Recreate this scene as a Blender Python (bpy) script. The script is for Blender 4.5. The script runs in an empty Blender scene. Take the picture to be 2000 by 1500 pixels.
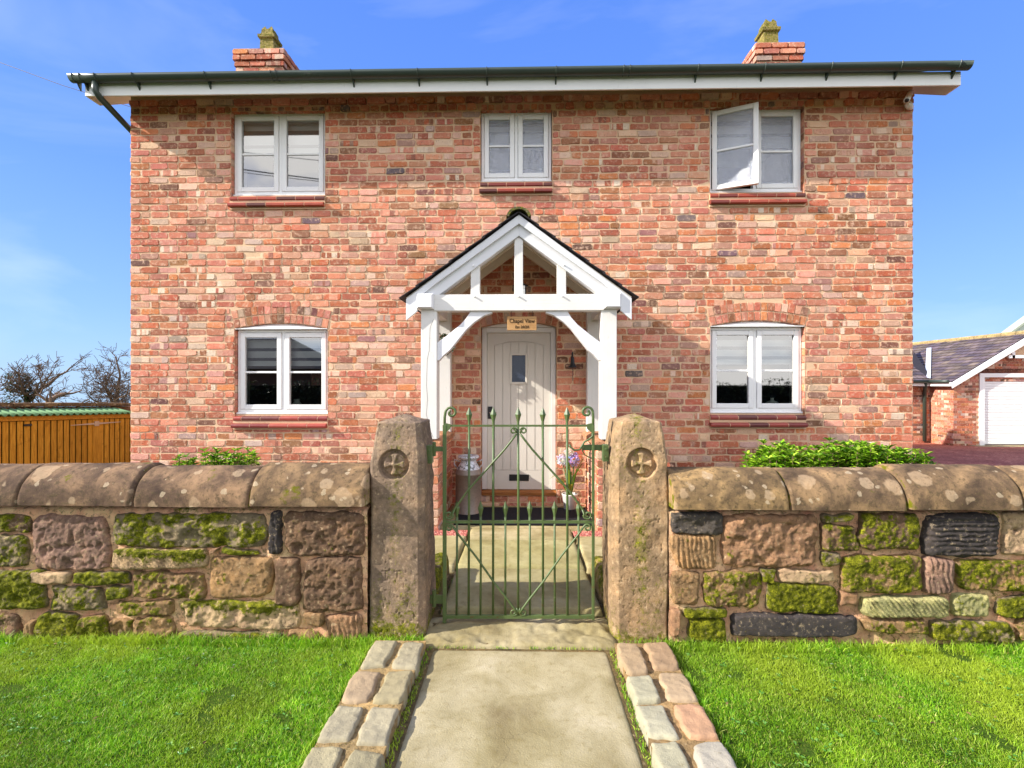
import bpy, math, random
import numpy as np
from mathutils import Vector

random.seed(7)
C = bpy.context.scene.collection
R = math.radians

# ------------------------------------------------------------------ camera
CAMZ, FPX, YAW = 1.5, 960.0, R(1.2)
cs, sn = math.cos(YAW), math.sin(YAW)
cam = bpy.data.cameras.new('camera'); cam.sensor_width = 36; cam.lens = FPX/2000*36
cam.clip_start = 0.05; cam.clip_end = 2000
camo = bpy.data.objects.new('camera', cam); C.objects.link(camo)
camo.location = (0, 0, CAMZ); camo.rotation_euler = (R(90), 0, YAW)
bpy.context.scene.camera = camo

# ------------------------------------------------------------------ light
SUN = Vector((3.45, 1.0, -2.08)).normalized()          # direction the light travels
elev = math.asin(-SUN.z); az = math.atan2(-SUN.x, -SUN.y)   # azimuth from +Y towards +X
w = bpy.data.worlds.new('World'); bpy.context.scene.world = w; w.use_nodes = True
nt = w.node_tree; nt.nodes.clear()
wo = nt.nodes.new('ShaderNodeOutputWorld'); bg = nt.nodes.new('ShaderNodeBackground')
sky = nt.nodes.new('ShaderNodeTexSky'); sky.sky_type = 'NISHITA'; sky.sun_disc = False
sky.sun_elevation = elev; sky.sun_rotation = az
sky.altitude = 0; sky.air_density = 1.15; sky.dust_density = 0.35; sky.ozone_density = 4.0
mulc = nt.nodes.new('ShaderNodeMix'); mulc.data_type = 'RGBA'; mulc.blend_type = 'MULTIPLY'
mulc.inputs[0].default_value = 1.0; mulc.inputs[7].default_value = (0.92, 1.0, 1.12, 1)
nt.links.new(sky.outputs[0], mulc.inputs[6])
tcg = nt.nodes.new('ShaderNodeTexCoord'); sep = nt.nodes.new('ShaderNodeSeparateXYZ'); nt.links.new(tcg.outputs['Generated'], sep.inputs[0])
mxz = nt.nodes.new('ShaderNodeMath'); mxz.operation = 'MAXIMUM'; mxz.inputs[1].default_value = 0.01; nt.links.new(sep.outputs[2], mxz.inputs[0])
cmb = nt.nodes.new('ShaderNodeCombineXYZ'); nt.links.new(sep.outputs[0], cmb.inputs[0]); nt.links.new(sep.outputs[1], cmb.inputs[1]); nt.links.new(mxz.outputs[0], cmb.inputs[2]); nt.links.new(cmb.outputs[0], sky.inputs[0])
grad = nt.nodes.new('ShaderNodeValToRGB'); ge = grad.color_ramp.elements
ge[0].position = 0.0; ge[0].color = (0.35, 0.58, 0.92, 1); ge[1].position = 0.62; ge[1].color = (0.105, 0.26, 0.86, 1)
g2 = ge.new(0.12); g2.color = (0.255, 0.47, 0.93, 1); g3 = ge.new(0.34); g3.color = (0.15, 0.335, 0.93, 1)
nt.links.new(sep.outputs[2], grad.inputs[0])
gsc = nt.nodes.new('ShaderNodeVectorMath'); gsc.operation = 'SCALE'; gsc.inputs['Scale'].default_value = 6.7; nt.links.new(grad.outputs[0], gsc.inputs[0])
blend = nt.nodes.new('ShaderNodeMix'); blend.data_type = 'RGBA'; blend.inputs[0].default_value = 0.82
nt.links.new(mulc.outputs[2], blend.inputs[6]); nt.links.new(gsc.outputs[0], blend.inputs[7])
tc = nt.nodes.new('ShaderNodeTexCoord'); mp = nt.nodes.new('ShaderNodeMapping')
mp.inputs['Scale'].default_value = (1.0, 1.6, 3.4); mp.inputs['Rotation'].default_value = (0.3, 0.5, 0.2)
nz = nt.nodes.new('ShaderNodeTexNoise'); nz.inputs['Scale'].default_value = 1.7
nz.inputs['Detail'].default_value = 6; nz.inputs['Roughness'].default_value = 0.52; nz.inputs['Distortion'].default_value = 0.5
cr = nt.nodes.new('ShaderNodeValToRGB'); cr.color_ramp.elements[0].position = 0.48; cr.color_ramp.elements[1].position = 0.85
cr.color_ramp.elements[1].color = (0.16, 0.16, 0.16, 1)
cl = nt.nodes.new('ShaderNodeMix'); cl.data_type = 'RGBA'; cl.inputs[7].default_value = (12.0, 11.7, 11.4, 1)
nt.links.new(tc.outputs['Generated'], mp.inputs[0]); nt.links.new(mp.outputs[0], nz.inputs[0])
nt.links.new(nz.outputs[0], cr.inputs[0])
nt.links.new(blend.outputs[2], cl.inputs[6])
# broken white cloud over the half of the sky behind the camera, reflected in the upper panes, spread and brightened as fill light
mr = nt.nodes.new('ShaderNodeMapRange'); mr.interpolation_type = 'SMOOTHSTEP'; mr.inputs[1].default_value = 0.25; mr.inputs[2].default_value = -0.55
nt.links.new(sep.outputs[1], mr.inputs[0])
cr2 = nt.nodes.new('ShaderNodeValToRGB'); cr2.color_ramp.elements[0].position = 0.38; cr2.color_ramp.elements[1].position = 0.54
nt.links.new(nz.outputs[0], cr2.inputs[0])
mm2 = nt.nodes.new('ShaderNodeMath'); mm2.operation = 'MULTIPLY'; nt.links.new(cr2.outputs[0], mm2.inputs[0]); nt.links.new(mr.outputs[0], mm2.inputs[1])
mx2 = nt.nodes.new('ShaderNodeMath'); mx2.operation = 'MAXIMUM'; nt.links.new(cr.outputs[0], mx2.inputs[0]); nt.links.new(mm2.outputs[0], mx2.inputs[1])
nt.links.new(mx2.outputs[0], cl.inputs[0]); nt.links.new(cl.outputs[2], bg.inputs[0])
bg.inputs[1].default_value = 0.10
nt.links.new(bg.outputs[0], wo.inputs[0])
sd = bpy.data.lights.new('sun', 'SUN'); sd.energy = 4.8; sd.angle = R(0.55); sd.color = (1.0, 0.94, 0.85)
so = bpy.data.objects.new('sun', sd); C.objects.link(so)
so.rotation_euler = SUN.to_track_quat('-Z', 'Y').to_euler(); so.location = (-20, -6, 14)
sc = bpy.context.scene
sc.view_settings.view_transform = 'Standard'; sc.view_settings.look = 'None'
sc.view_settings.gamma = 1; sc.view_settings.exposure = 0.90; sc.view_settings.use_curve_mapping = False
sc.render.engine = 'CYCLES'
sc.cycles.max_bounces = 7; sc.cycles.transparent_max_bounces = 10
sc.cycles.caustics_reflective = False; sc.cycles.caustics_refractive = False

# ------------------------------------------------------------------ photo -> place
def ray(px, py):
    u = (px-1000)/FPX; v = (750-py)/FPX
    return cs*u-sn, cs+sn*u, v
def P(px, py, Y):
    dx, dy, dz = ray(px, py); t = Y/dy
    return (dx*t, Y, CAMZ+dz*t)
def X(px, Y): return P(px, 750, Y)[0]
def Z(px, py, Y): return P(px, py, Y)[2]
def G(px, py, z=0.0):
    dx, dy, dz = ray(px, py); t = (z-CAMZ)/dz
    return (dx*t, dy*t, z)

# ------------------------------------------------------------------ noise (value noise fBm on a lattice)
def _h(i, j, k, s):
    n = (i*374761393 + j*668265263 + k*2147483647 + s*974634777) & 0xffffffff
    n = ((n ^ (n >> 13))*1274126177) & 0xffffffff
    return ((n ^ (n >> 16)) & 0xffff)/65535.0
def vnoise(p, seed=0):
    p = np.asarray(p, dtype=np.float64)
    i = np.floor(p).astype(np.int64); f = p-i; f = f*f*(3-2*f)
    r = 0
    for a in (0, 1):
        for b in (0, 1):
            for c in (0, 1):
                wgt = (f[..., 0] if a else 1-f[..., 0])*(f[..., 1] if b else 1-f[..., 1])*(f[..., 2] if c else 1-f[..., 2])
                r = r+wgt*_h(i[..., 0]+a, i[..., 1]+b, i[..., 2]+c, seed)
    return r*2-1
def fbm(p, oct=4, seed=0, gain=0.5):
    p = np.asarray(p, dtype=np.float64); r = 0; a = 1; t = 0
    for o in range(oct):
        r = r+a*vnoise(p*(2**o)+17.3*o, seed+o); t += a; a *= gain
    return r/t

# ------------------------------------------------------------------ materials
def s2l(r, g, b):
    f = lambda c: (c/255/12.92 if c/255 <= 0.04045 else ((c/255+0.055)/1.055)**2.4)
    return (f(r), f(g), f(b), 1)
class NT:
    def __init__(s, name, rough=0.7, spec=0.3):
        s.m = bpy.data.materials.new(name); s.m.use_nodes = True; s.t = s.m.node_tree
        s.b = s.t.nodes['Principled BSDF']; s.b.inputs['Roughness'].default_value = rough
        s.b.inputs['Specular IOR Level'].default_value = spec
        s.geo = None
    def n(s, ty, **k):
        x = s.t.nodes.new(ty)
        for a, v in k.items(): setattr(x, a, v)
        return x
    def l(s, a, b): s.t.links.new(a, b)
    def pos(s, scale=(1, 1, 1), rot=(0, 0, 0)):
        if not s.geo: s.geo = s.n('ShaderNodeNewGeometry')
        m = s.n('ShaderNodeMapping'); m.inputs['Scale'].default_value = scale; m.inputs['Rotation'].default_value = rot
        s.l(s.geo.outputs['Position'], m.inputs[0]); return m.outputs[0]
    def noise(s, scale, detail=4, rough=0.55, vec=None, dist=0, w=None):
        x = s.n('ShaderNodeTexNoise')
        if w is not None: x.noise_dimensions = '4D'; s.l(w, x.inputs['W'])
        x.inputs['Scale'].default_value = scale; x.inputs['Detail'].default_value = detail
        x.inputs['Roughness'].default_value = rough; x.inputs['Distortion'].default_value = dist
        s.l(vec or s.pos(), x.inputs['Vector']); return x.outputs[0]
    def ramp(s, fac, stops):
        x = s.n('ShaderNodeValToRGB'); e = x.color_ramp.elements
        e[0].position = stops[0][0]; e[0].color = stops[0][1]
        e[1].position = stops[-1][0]; e[1].color = stops[-1][1]
        for p, c in stops[1:-1]:
            q = e.new(p); q.color = c
        s.l(fac, x.inputs[0]); return x.outputs[0]
    def mask(s, fac, a, b):
        x = s.n('ShaderNodeMapRange'); x.interpolation_type = 'SMOOTHSTEP'
        x.inputs[1].default_value = a; x.inputs[2].default_value = b; s.l(fac, x.inputs[0]); return x.outputs[0]
    def mix(s, fac, a, b, mode='MIX'):
        x = s.n('ShaderNodeMix', data_type='RGBA', blend_type=mode)
        for v, i in ((fac, 0), (a, 6), (b, 7)):
            if isinstance(v, (int, float)): x.inputs[i].default_value = v
            elif isinstance(v, tuple): x.inputs[i].default_value = v
            else: s.l(v, x.inputs[i])
        return x.outputs[2]
    def math(s, op, a, b=0.0):
        x = s.n('ShaderNodeMath', operation=op)
        for v, i in ((a, 0), (b, 1)):
            if isinstance(v, (int, float)): x.inputs[i].default_value = v
            else: s.l(v, x.inputs[i])
        return x.outputs[0]
    def attr(s, name):
        x = s.n('ShaderNodeAttribute'); x.attribute_name = name; return x
    def col(s, c): 
        if isinstance(c, tuple): s.b.inputs['Base Color'].default_value = c
        else: s.l(c, s.b.inputs['Base Color'])
    def rough(s, v): s.l(v, s.b.inputs['Roughness'])
    def bump(s, h, strength=0.4, dist=0.01):
        x = s.n('ShaderNodeBump'); x.inputs['Strength'].default_value = strength; x.inputs['Distance'].default_value = dist
        s.l(h, x.inputs['Height']); s.l(x.outputs[0], s.b.inputs['Normal'])

def mat_brick():
    q = NT('brick', 0.88, 0.2)
    a = q.attr('Col'); b = q.attr('Col2')
    band = q.noise(13, 1.0, 0.3, q.pos((1, 1, 0.03)), w=q.math('MULTIPLY', a.outputs['Alpha'], 97.0))
    bm = q.math('MULTIPLY', q.mask(band, 0.53, 0.57), b.outputs['Alpha'])
    c = q.mix(bm, a.outputs['Color'], b.outputs['Color'])
    n1 = q.noise(26, 5, 0.65)
    c = q.mix(q.math('MULTIPLY', q.mask(n1, 0.50, 0.68), 0.6), c, s2l(226, 186, 158))
    n2 = q.noise(55, 4, 0.6)
    c = q.mix(q.math('MULTIPLY', q.mask(n2, 0.57, 0.68), 0.5), c, s2l(92, 52, 42))
    n3 = q.noise(9, 3, 0.5)
    c = q.mix(0.35, c, q.mix(n3, s2l(120, 110, 105), s2l(255, 250, 245)), 'OVERLAY')
    n5 = q.noise(0.9, 5, 0.6, q.pos((1, 1, 0.35)))
    c = q.mix(q.math('MULTIPLY', q.mask(n5, 0.5, 0.75), 0.22), c, s2l(120, 92, 78)); c = q.mix(q.math('MULTIPLY', q.mask(n5, 0.5, 0.3), 0.2), c, s2l(226, 176, 156))
    n6 = q.noise(75, 5, 0.75); c = q.mix(q.math('MULTIPLY', q.mask(n6, 0.55, 0.7), 0.3), c, s2l(232, 214, 200))
    hs_ = q.n('ShaderNodeHueSaturation'); hs_.inputs['Saturation'].default_value = 0.95; hs_.inputs['Hue'].default_value = 0.5035; hs_.inputs['Value'].default_value = 0.95; q.l(c, hs_.inputs['Color']); c = hs_.outputs[0]
    q.col(c); q.bump(q.math('ADD', q.noise(90, 5, 0.65), q.math('MULTIPLY', n1, 1.4)), 0.55, 0.006); return q.m
def mat_mortar():
    q = NT('mortar', 0.95, 0.1)
    n = q.noise(3, 4); m = q.noise(45, 5, 0.7)
    c = q.mix(n, s2l(204, 168, 134), s2l(224, 194, 160)); c = q.mix(q.mask(m, 0.55, 0.8), c, s2l(176, 136, 104))
    q.col(c); q.bump(m, 0.6, 0.006); return q.m
def mat_plain(name, c, rough=0.6, spec=0.3, var=0.08, scale=6, bump=0.15, metallic=0.0, bscale=60):
    q = NT(name, rough, spec)
    n = q.noise(scale, 5, 0.6)
    d = tuple(max(0, x*(1-var*2)) for x in c[:3])+(1,); e = tuple(min(1, x*(1+var)) for x in c[:3])+(1,)
    q.col(q.mix(n, d, e)); q.b.inputs['Metallic'].default_value = metallic
    if bump: q.bump(q.noise(bscale, 4, 0.6), bump, 0.004)
    return q.m
def mat_attr(name, rough=0.7, spec=0.3, bump=0.2, bs=80, trans=0.0):
    q = NT(name, rough, spec); a = q.attr('Col')
    n = q.noise(30, 3)
    q.col(q.mix(0.3, a.outputs['Color'], q.mix(n, s2l(110, 110, 110), s2l(250, 250, 250)), 'OVERLAY'))
    if bump: q.bump(q.noise(bs, 4), bump, 0.004)
    if trans:
        q.b.inputs['Subsurface Weight'].default_value = 0
        tr = q.n('ShaderNodeBsdfTranslucent'); q.l(a.outputs['Color'], tr.inputs[0])
        mx = q.n('ShaderNodeMixShader'); mx.inputs[0].default_value = trans
        out = q.t.nodes['Material Output']; q.l(q.b.outputs[0], mx.inputs[1]); q.l(tr.outputs[0], mx.inputs[2]); q.l(mx.outputs[0], out.inputs[0])
    return q.m
def mat_stone(name='sandstone', kk=0.8):
    # Col = own stone colour, Col.alpha = moss amount from the mesh
    q = NT(name, 0.9, 0.15); a = q.attr('Col')
    n1 = q.noise(7, 6, 0.62); n2 = q.noise(38, 6, 0.68); n3 = q.noise(170, 4, 0.7)
    c = q.mix(0.5, a.outputs['Color'], q.ramp(n1, [(0.3, s2l(88, 82, 78)), (0.5, s2l(170, 162, 146)), (0.7, s2l(245, 226, 196))]), 'OVERLAY')
    c = q.mix(q.math('MULTIPLY', q.mask(n2, 0.52, 0.64), 0.68*kk), c, s2l(72, 61, 50))
    c = q.mix(q.math('MULTIPLY', q.mask(n2, 0.46, 0.30), 0.45), c, s2l(218, 192, 152))
    c = q.mix(q.math('MULTIPLY', q.mask(n3, 0.56, 0.68), 0.5*kk), c, s2l(68, 58, 46))
    mf = q.mask(q.math('ADD', a.outputs['Alpha'], q.math('ADD', q.math('MULTIPLY', q.math('SUBTRACT', n2, 0.5), 1.9), q.math('MULTIPLY', q.math('SUBTRACT', n3, 0.5), 1.5))), 0.30, 0.86)
    n4 = q.noise(26, 6, 0.7)
    mc = q.ramp(q.math('ADD', q.math('MULTIPLY', n4, 0.55), q.math('MULTIPLY', n3, 0.45)), [(0.34, s2l(36, 38, 10)), (0.5, s2l(92, 96, 14)), (0.66, s2l(180, 176, 46))])
    v = q.n('ShaderNodeTexVoronoi'); v.inputs['Scale'].default_value = 85; q.l(q.pos(), v.inputs['Vector'])
    pits = q.mask(v.outputs['Distance'], 0.30, 0.12); pits = q.math('MULTIPLY', pits, q.mask(n2, 0.5, 0.56))
    c = q.mix(q.math('MULTIPLY', pits, 0.45*kk), c, s2l(58, 46, 40))
    q.col(q.mix(mf, c, mc))
    hh = q.math('ADD', q.math('MULTIPLY', n2, 1.0), q.math('MULTIPLY', n3, 0.9)); hh = q.math('SUBTRACT', hh, q.math('MULTIPLY', pits, 0.8))
    q.bump(hh, kk, 0.013); return q.m
def mat_coping():
    q = NT('coping_stone', 0.92, 0.12); a = q.attr('Col')
    n1 = q.noise(5, 6, 0.66, dist=0.5); n2 = q.noise(34, 6, 0.7); n3 = q.noise(150, 4, 0.7)
    c = q.mix(0.8, a.outputs['Color'], q.ramp(n1, [(0.34, s2l(66, 58, 58)), (0.48, s2l(140, 132, 118)), (0.7, s2l(235, 222, 190))]), 'OVERLAY')
    c = q.mix(q.math('MULTIPLY', q.mask(n2, 0.50, 0.66), 0.7), c, s2l(72, 62, 46))
    c = q.mix(q.math('MULTIPLY', q.mask(n3, 0.58, 0.7), 0.4), c, s2l(150, 138, 70))
    for sc_, th, colr in ((6.0, 0.42, s2l(200, 174, 136)), (9.0, 0.36, s2l(196, 176, 142)), (17.0, 0.30, s2l(216, 204, 172))):
        v = q.n('ShaderNodeTexVoronoi'); v.inputs['Scale'].default_value = sc_; v.inputs['Randomness'].default_value = 1
        dn = q.n('ShaderNodeVectorMath', operation='ADD'); nn = q.n('ShaderNodeTexNoise'); nn.inputs['Scale'].default_value = 22
        q.l(q.pos(), nn.inputs['Vector']); sc2 = q.n('ShaderNodeVectorMath', operation='SCALE'); sc2.inputs['Scale'].default_value = 0.045
        q.l(nn.outputs['Color'], sc2.inputs[0]); q.l(q.pos(), dn.inputs[0]); q.l(sc2.outputs[0], dn.inputs[1]); q.l(dn.outputs[0], v.inputs['Vector'])
        sp = q.n('ShaderNodeSeparateColor'); q.l(v.outputs['Color'], sp.inputs[0])
        rad = q.math('MULTIPLY', q.mask(sp.outputs[0], 0.35, 1.0), th)
        edge = q.math('SUBTRACT', rad, v.outputs['Distance'])
        m = q.math('MULTIPLY', q.mask(edge, -0.02, 0.05), q.mask(n2, 0.25, 0.5))
        c = q.mix(q.math('MULTIPLY', m, 0.5), c, q.mix(n3, colr, s2l(168, 140, 112)))
    mf = q.mask(q.math('ADD', a.outputs['Alpha'], q.math('MULTIPLY', q.math('SUBTRACT', n2, 0.5), 1.1)), 0.42, 0.66)
    q.col(q.mix(mf, c, q.mix(n3, s2l(58, 60, 10), s2l(128, 124, 26))))
    q.bump(q.math('ADD', n2, n3), 0.5, 0.008); return q.m
def mat_path():
    q = NT('sandstone_flags', 0.92, 0.12); a = q.attr('Col')
    n1 = q.noise(2.6, 6, 0.62, dist=0.4); n2 = q.noise(24, 6, 0.68); n3 = q.noise(120, 4, 0.7); n4 = q.noise(0.9, 3)
    c = q.ramp(n1, [(0.28, s2l(128, 114, 82)), (0.44, s2l(156, 144, 108)), (0.58, s2l(176, 164, 130)), (0.76, s2l(194, 182, 154))])
    c = q.mix(0.7, c, a.outputs['Color'], 'MULTIPLY')
    c = q.mix(q.math('MULTIPLY', q.mask(n2, 0.5, 0.72), 0.45), c, s2l(122, 108, 66))
    c = q.mix(q.math('MULTIPLY', q.mask(n3, 0.6, 0.72), 0.35), c, s2l(88, 78, 56))
    c = q.mix(q.math('MULTIPLY', q.mask(n4, 0.45, 0.7), 0.35), c, s2l(148, 136, 86))
    v = q.n('ShaderNodeTexVoronoi'); v.inputs['Scale'].default_value = 160; q.l(q.pos(), v.inputs['Vector'])
    gr = q.math('MULTIPLY', q.mask(v.outputs['Distance'], 0.2, 0.08), q.mask(n2, 0.44, 0.56)); c = q.mix(q.math('MULTIPLY', gr, 0.5), c, s2l(84, 74, 54))
    vc = q.n('ShaderNodeTexVoronoi'); vc.feature = 'DISTANCE_TO_EDGE'; vc.inputs['Scale'].default_value = 1.3
    wn = q.n('ShaderNodeTexNoise'); wn.inputs['Scale'].default_value = 5; wn.inputs['Detail'].default_value = 6; q.l(q.pos(), wn.inputs['Vector'])
    ws = q.n('ShaderNodeVectorMath', operation='SCALE'); ws.inputs['Scale'].default_value = 0.35; q.l(wn.outputs['Color'], ws.inputs[0])
    wa = q.n('ShaderNodeVectorMath', operation='ADD'); q.l(q.pos(), wa.inputs[0]); q.l(ws.outputs[0], wa.inputs[1]); q.l(wa.outputs[0], vc.inputs['Vector'])
    ck = q.math('MULTIPLY', q.mask(vc.outputs['Distance'], 0.006, 0.001), q.mask(n4, 0.5, 0.6)); ck = q.math('MULTIPLY', ck, 0.35); c = q.mix(q.math('MULTIPLY', ck, 0.6), c, s2l(90, 80, 60))
    q.col(c); q.bump(q.math('SUBTRACT', q.math('ADD', n2, q.math('MULTIPLY', n3, 1.2)), ck), 0.5, 0.006); return q.m
def mat_kerb():
    q = NT('sawn_setts', 0.9, 0.15); a = q.attr('Col')
    n1 = q.noise(9, 6, 0.65); n2 = q.noise(42, 6, 0.7); n3 = q.noise(160, 4, 0.7)
    c = q.mix(0.35, a.outputs['Color'], q.ramp(n1, [(0.3, s2l(112, 102, 78)), (0.5, s2l(160, 152, 130)), (0.72, s2l(206, 198, 176))]), 'OVERLAY')
    c = q.mix(q.math('MULTIPLY', q.mask(n2, 0.56, 0.7), 0.4), c, s2l(120, 108, 76)); c = q.mix(q.math('MULTIPLY', q.mask(n3, 0.6, 0.7), 0.3), c, s2l(92, 82, 66))
    q.col(c); q.bump(q.math('ADD', n2, n3), 0.6, 0.008); return q.m
def mat_glass(name, frosted=False):
    q = NT(name, 0.0, 0.5)
    out = q.t.nodes['Material Output']
    fr = q.n('ShaderNodeFresnel'); fr.inputs[0].default_value = 1.5
    fac = q.math('MINIMUM', q.math('ADD', q.math('MULTIPLY', fr.outputs[0], 2.0), 0.26), 1.0)
    gl = q.n('ShaderNodeBsdfGlossy'); gl.inputs['Roughness'].default_value = 0.02
    if frosted:
        gl.inputs['Roughness'].default_value = 0.18
        bmp = q.n('ShaderNodeBump'); bmp.inputs['Strength'].default_value = 0.9; bmp.inputs['Distance'].default_value = 0.01
        q.l(q.noise(60, 4, 0.6, dist=1.5), bmp.inputs['Height']); q.l(bmp.outputs[0], gl.inputs['Normal'])
        df = q.n('ShaderNodeBsdfDiffuse'); q.l(q.mix(q.mask(q.noise(45, 4, 0.7, dist=1.2), 0.4, 0.6), s2l(66, 92, 142), s2l(176, 190, 208)), df.inputs[0])  # bluish sky reflection painted into the diffuse colour of the pane
        tr = q.n('ShaderNodeBsdfTransparent'); tr.inputs[0].default_value = (0.85, 0.9, 0.95, 1)
        m0 = q.n('ShaderNodeMixShader'); m0.inputs[0].default_value = 0.36; q.l(tr.outputs[0], m0.inputs[1]); q.l(df.outputs[0], m0.inputs[2])
        base = m0.outputs[0]
    else:
        tr = q.n('ShaderNodeBsdfTransparent'); tr.inputs[0].default_value = (0.88, 0.92, 0.91, 1); base = tr.outputs[0]
    mx = q.n('ShaderNodeMixShader'); q.l(fac, mx.inputs[0]); q.l(base, mx.inputs[1]); q.l(gl.outputs[0], mx.inputs[2])
    q.l(mx.outputs[0], out.inputs[0]); q.t.nodes.remove(q.b); return q.m
def mat_wood(name, c1, c2, rough=0.6, axis='z', sc_=1.0):
    q = NT(name, rough, 0.3)
    s = {'z': (22, 22, 1.6), 'x': (1.6, 22, 22), 'y': (22, 1.6, 22)}[axis]
    n = q.noise(2.2*sc_, 6, 0.6, q.pos(s), dist=0.6); m = q.noise(3, 3); k = q.noise(9, 2, 0.5)
    c = q.mix(q.mask(n, 0.3, 0.7), c1, c2); c = q.mix(q.math('MULTIPLY', m, 0.35), c, tuple(x*0.5 for x in c1[:3])+(1,))
    oi = q.n('ShaderNodeObjectInfo'); c = q.mix(q.math('MULTIPLY', oi.outputs['Random'], 0.4), c, tuple(x*0.55 for x in c1[:3])+(1,)); c = q.mix(q.math('MULTIPLY', q.mask(k, 0.6, 0.72), 0.35), c, tuple(x*0.4 for x in c1[:3])+(1,))
    q.col(c); q.bump(n, 0.25, 0.004); return q.m

M = {}
M['brick'] = mat_brick(); M['mortar'] = mat_mortar(); M['stone'] = mat_stone(kk=0.85); M['poststone'] = mat_stone('gate_post_stone', 0.5); M['coping'] = mat_coping(); M['kerb'] = mat_kerb(); M['path'] = mat_path()
M['glass'] = mat_glass('clear_glass'); M['frost'] = mat_glass('obscured_glass', True)
def mat_white(name, c, rough=0.45):
    q = NT(name, rough, 0.35)
    n = q.noise(3, 5, 0.65); d = q.noise(28, 5, 0.7, q.pos((1, 1, 0.25)))
    cc = q.mix(n, tuple(x*0.9 for x in c[:3])+(1,), c)
    cc = q.mix(q.math('MULTIPLY', q.mask(d, 0.6, 0.75), 0.18), cc, s2l(150, 142, 122))
    q.col(cc); q.bump(d, 0.12, 0.003); return q.m
def mat_timber(name, sc_, rot=(0, 0, 0)):
    q = NT(name, 0.5, 0.3); c = s2l(230, 229, 226)
    g = q.noise(30, 5, 0.65, q.pos(sc_, rot), dist=0.8); n = q.noise(2.5, 5, 0.65); d = q.noise(30, 5, 0.7)
    cc = q.mix(n, s2l(214, 210, 200), c); cc = q.mix(q.math('MULTIPLY', q.mask(g, 0.56, 0.7), 0.22), cc, s2l(176, 170, 156)); cc = q.mix(q.math('MULTIPLY', q.mask(d, 0.62, 0.72), 0.22), cc, s2l(140, 136, 116))
    q.col(cc); q.bump(g, 0.35, 0.004); return q.m
M['timber_v'] = mat_timber('white_painted_post_timber', (3, 3, 0.12)); M['timber_h'] = mat_timber('white_painted_beam_timber', (0.12, 3, 3))
M['upvc'] = mat_white('white_window_paint', s2l(243, 242, 239), 0.38)
M['timber'] = mat_white('white_timber_paint', s2l(228, 229, 231), 0.5)
M['fascia'] = mat_white('white_fascia', s2l(240, 239, 234), 0.4)
M['soffit'] = mat_white('cream_soffit', s2l(220, 212, 196), 0.6)
M['gutter'] = mat_plain('dark_green_gutter', s2l(56, 68, 60), 0.4, 0.5, 0.1, 8, 0.05)
M['black'] = mat_plain('black_iron', s2l(24, 25, 28), 0.45, 0.5, 0.1, 20, 0.1)
M['slate'] = mat_plain('dark_slate', s2l(52, 48, 52), 0.75, 0.3, 0.25, 12, 0.4)
M['door'] = mat_plain('pale_grey_door_paint', s2l(212, 206, 194), 0.5, 0.35, 0.03, 8, 0.06)
M['doorframe'] = mat_white('white_door_frame', s2l(224, 222, 216), 0.45)
M['oak'] = mat_wood('oak', s2l(150, 92, 44), s2l(190, 128, 70), 0.55, 'x')
M['signwood'] = mat_wood('sign_wood', s2l(186, 138, 84), s2l(222, 178, 122), 0.6, 'x')
M['shed'] = mat_wood('orange_stained_timber', s2l(180, 120, 24), s2l(226, 164, 54), 0.7, 'z')
M['shedx'] = mat_wood('orange_stained_rail', s2l(170, 110, 22), s2l(216, 150, 50), 0.7, 'x')
M['darkgap'] = mat_plain('dark_recess', s2l(30, 22, 12), 0.9, 0.1, 0.1, 8, 0)
M['bitumen'] = mat_plain('green_corrugated_sheet', s2l(104, 140, 96), 0.8, 0.2, 0.12, 7, 0.2)
M['soil'] = mat_plain('garden_soil', s2l(78, 60, 44), 0.95, 0.1, 0.3, 9, 0.6)
M['tar'] = mat_plain('asphalt', s2l(70, 70, 70), 0.9, 0.2, 0.2, 30, 0.5)
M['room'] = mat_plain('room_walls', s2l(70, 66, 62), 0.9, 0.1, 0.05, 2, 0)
M['reveal'] = mat_plain('white_inner_reveal', s2l(190, 188, 182), 0.8, 0.1, 0.05, 2, 0)
M['blind'] = mat_plain('white_blind_fabric', s2l(240, 240, 236), 0.8, 0.1, 0.03, 3, 0.05)
M['sheer'] = mat_plain('grey_sheer_blind_fabric', s2l(84, 88, 96), 0.8, 0.1, 0.03, 3, 0.05)
M['vase'] = mat_plain('pale_glazed_pottery', s2l(196, 204, 190), 0.3, 0.5, 0.06, 9, 0.0)
M['mat'] = mat_plain('black_rubber_mat', s2l(28, 28, 34), 0.9, 0.2, 0.1, 60, 0.5)
M['leaf'] = mat_attr('leaf', 0.38, 0.5, 0.0, trans=0.3)
M['blade'] = mat_attr('grass_blade', 0.5, 0.35, 0.0, trans=0.35)
M['petal'] = mat_attr('petal', 0.6, 0.3, 0.0, trans=0.3)
M['attr'] = mat_attr('mottled_paint')
M['bark'] = mat_plain('bark', s2l(128, 104, 84), 0.9, 0.15, 0.25, 6, 0.5, bscale=30)
M['whitepot'] = mat_plain('white_ceramic', s2l(222, 220, 216), 0.3, 0.5, 0.02, 5, 0)
M['text'] = mat_plain('dark_engraving', s2l(38, 26, 16), 0.8, 0.1, 0.05, 5, 0)
M['hinge'] = mat_plain('galvanised_steel', s2l(188, 166, 146), 0.5, 0.5, 0.1, 20, 0.1, 0.4)
def mat_tile():
    q = NT('quarry_tile', 0.3, 0.5); a = q.attr('Col')
    n = q.noise(14, 4, 0.6)
    q.col(q.mix(0.4, a.outputs['Color'], q.mix(n, s2l(90, 90, 95), s2l(235, 225, 220)), 'OVERLAY')); q.rough(q.mix(n, (0.25, 0.25, 0.25, 1), (0.5, 0.5, 0.5, 1)))
    q.bump(q.noise(60, 3), 0.08, 0.003); return q.m
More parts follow.
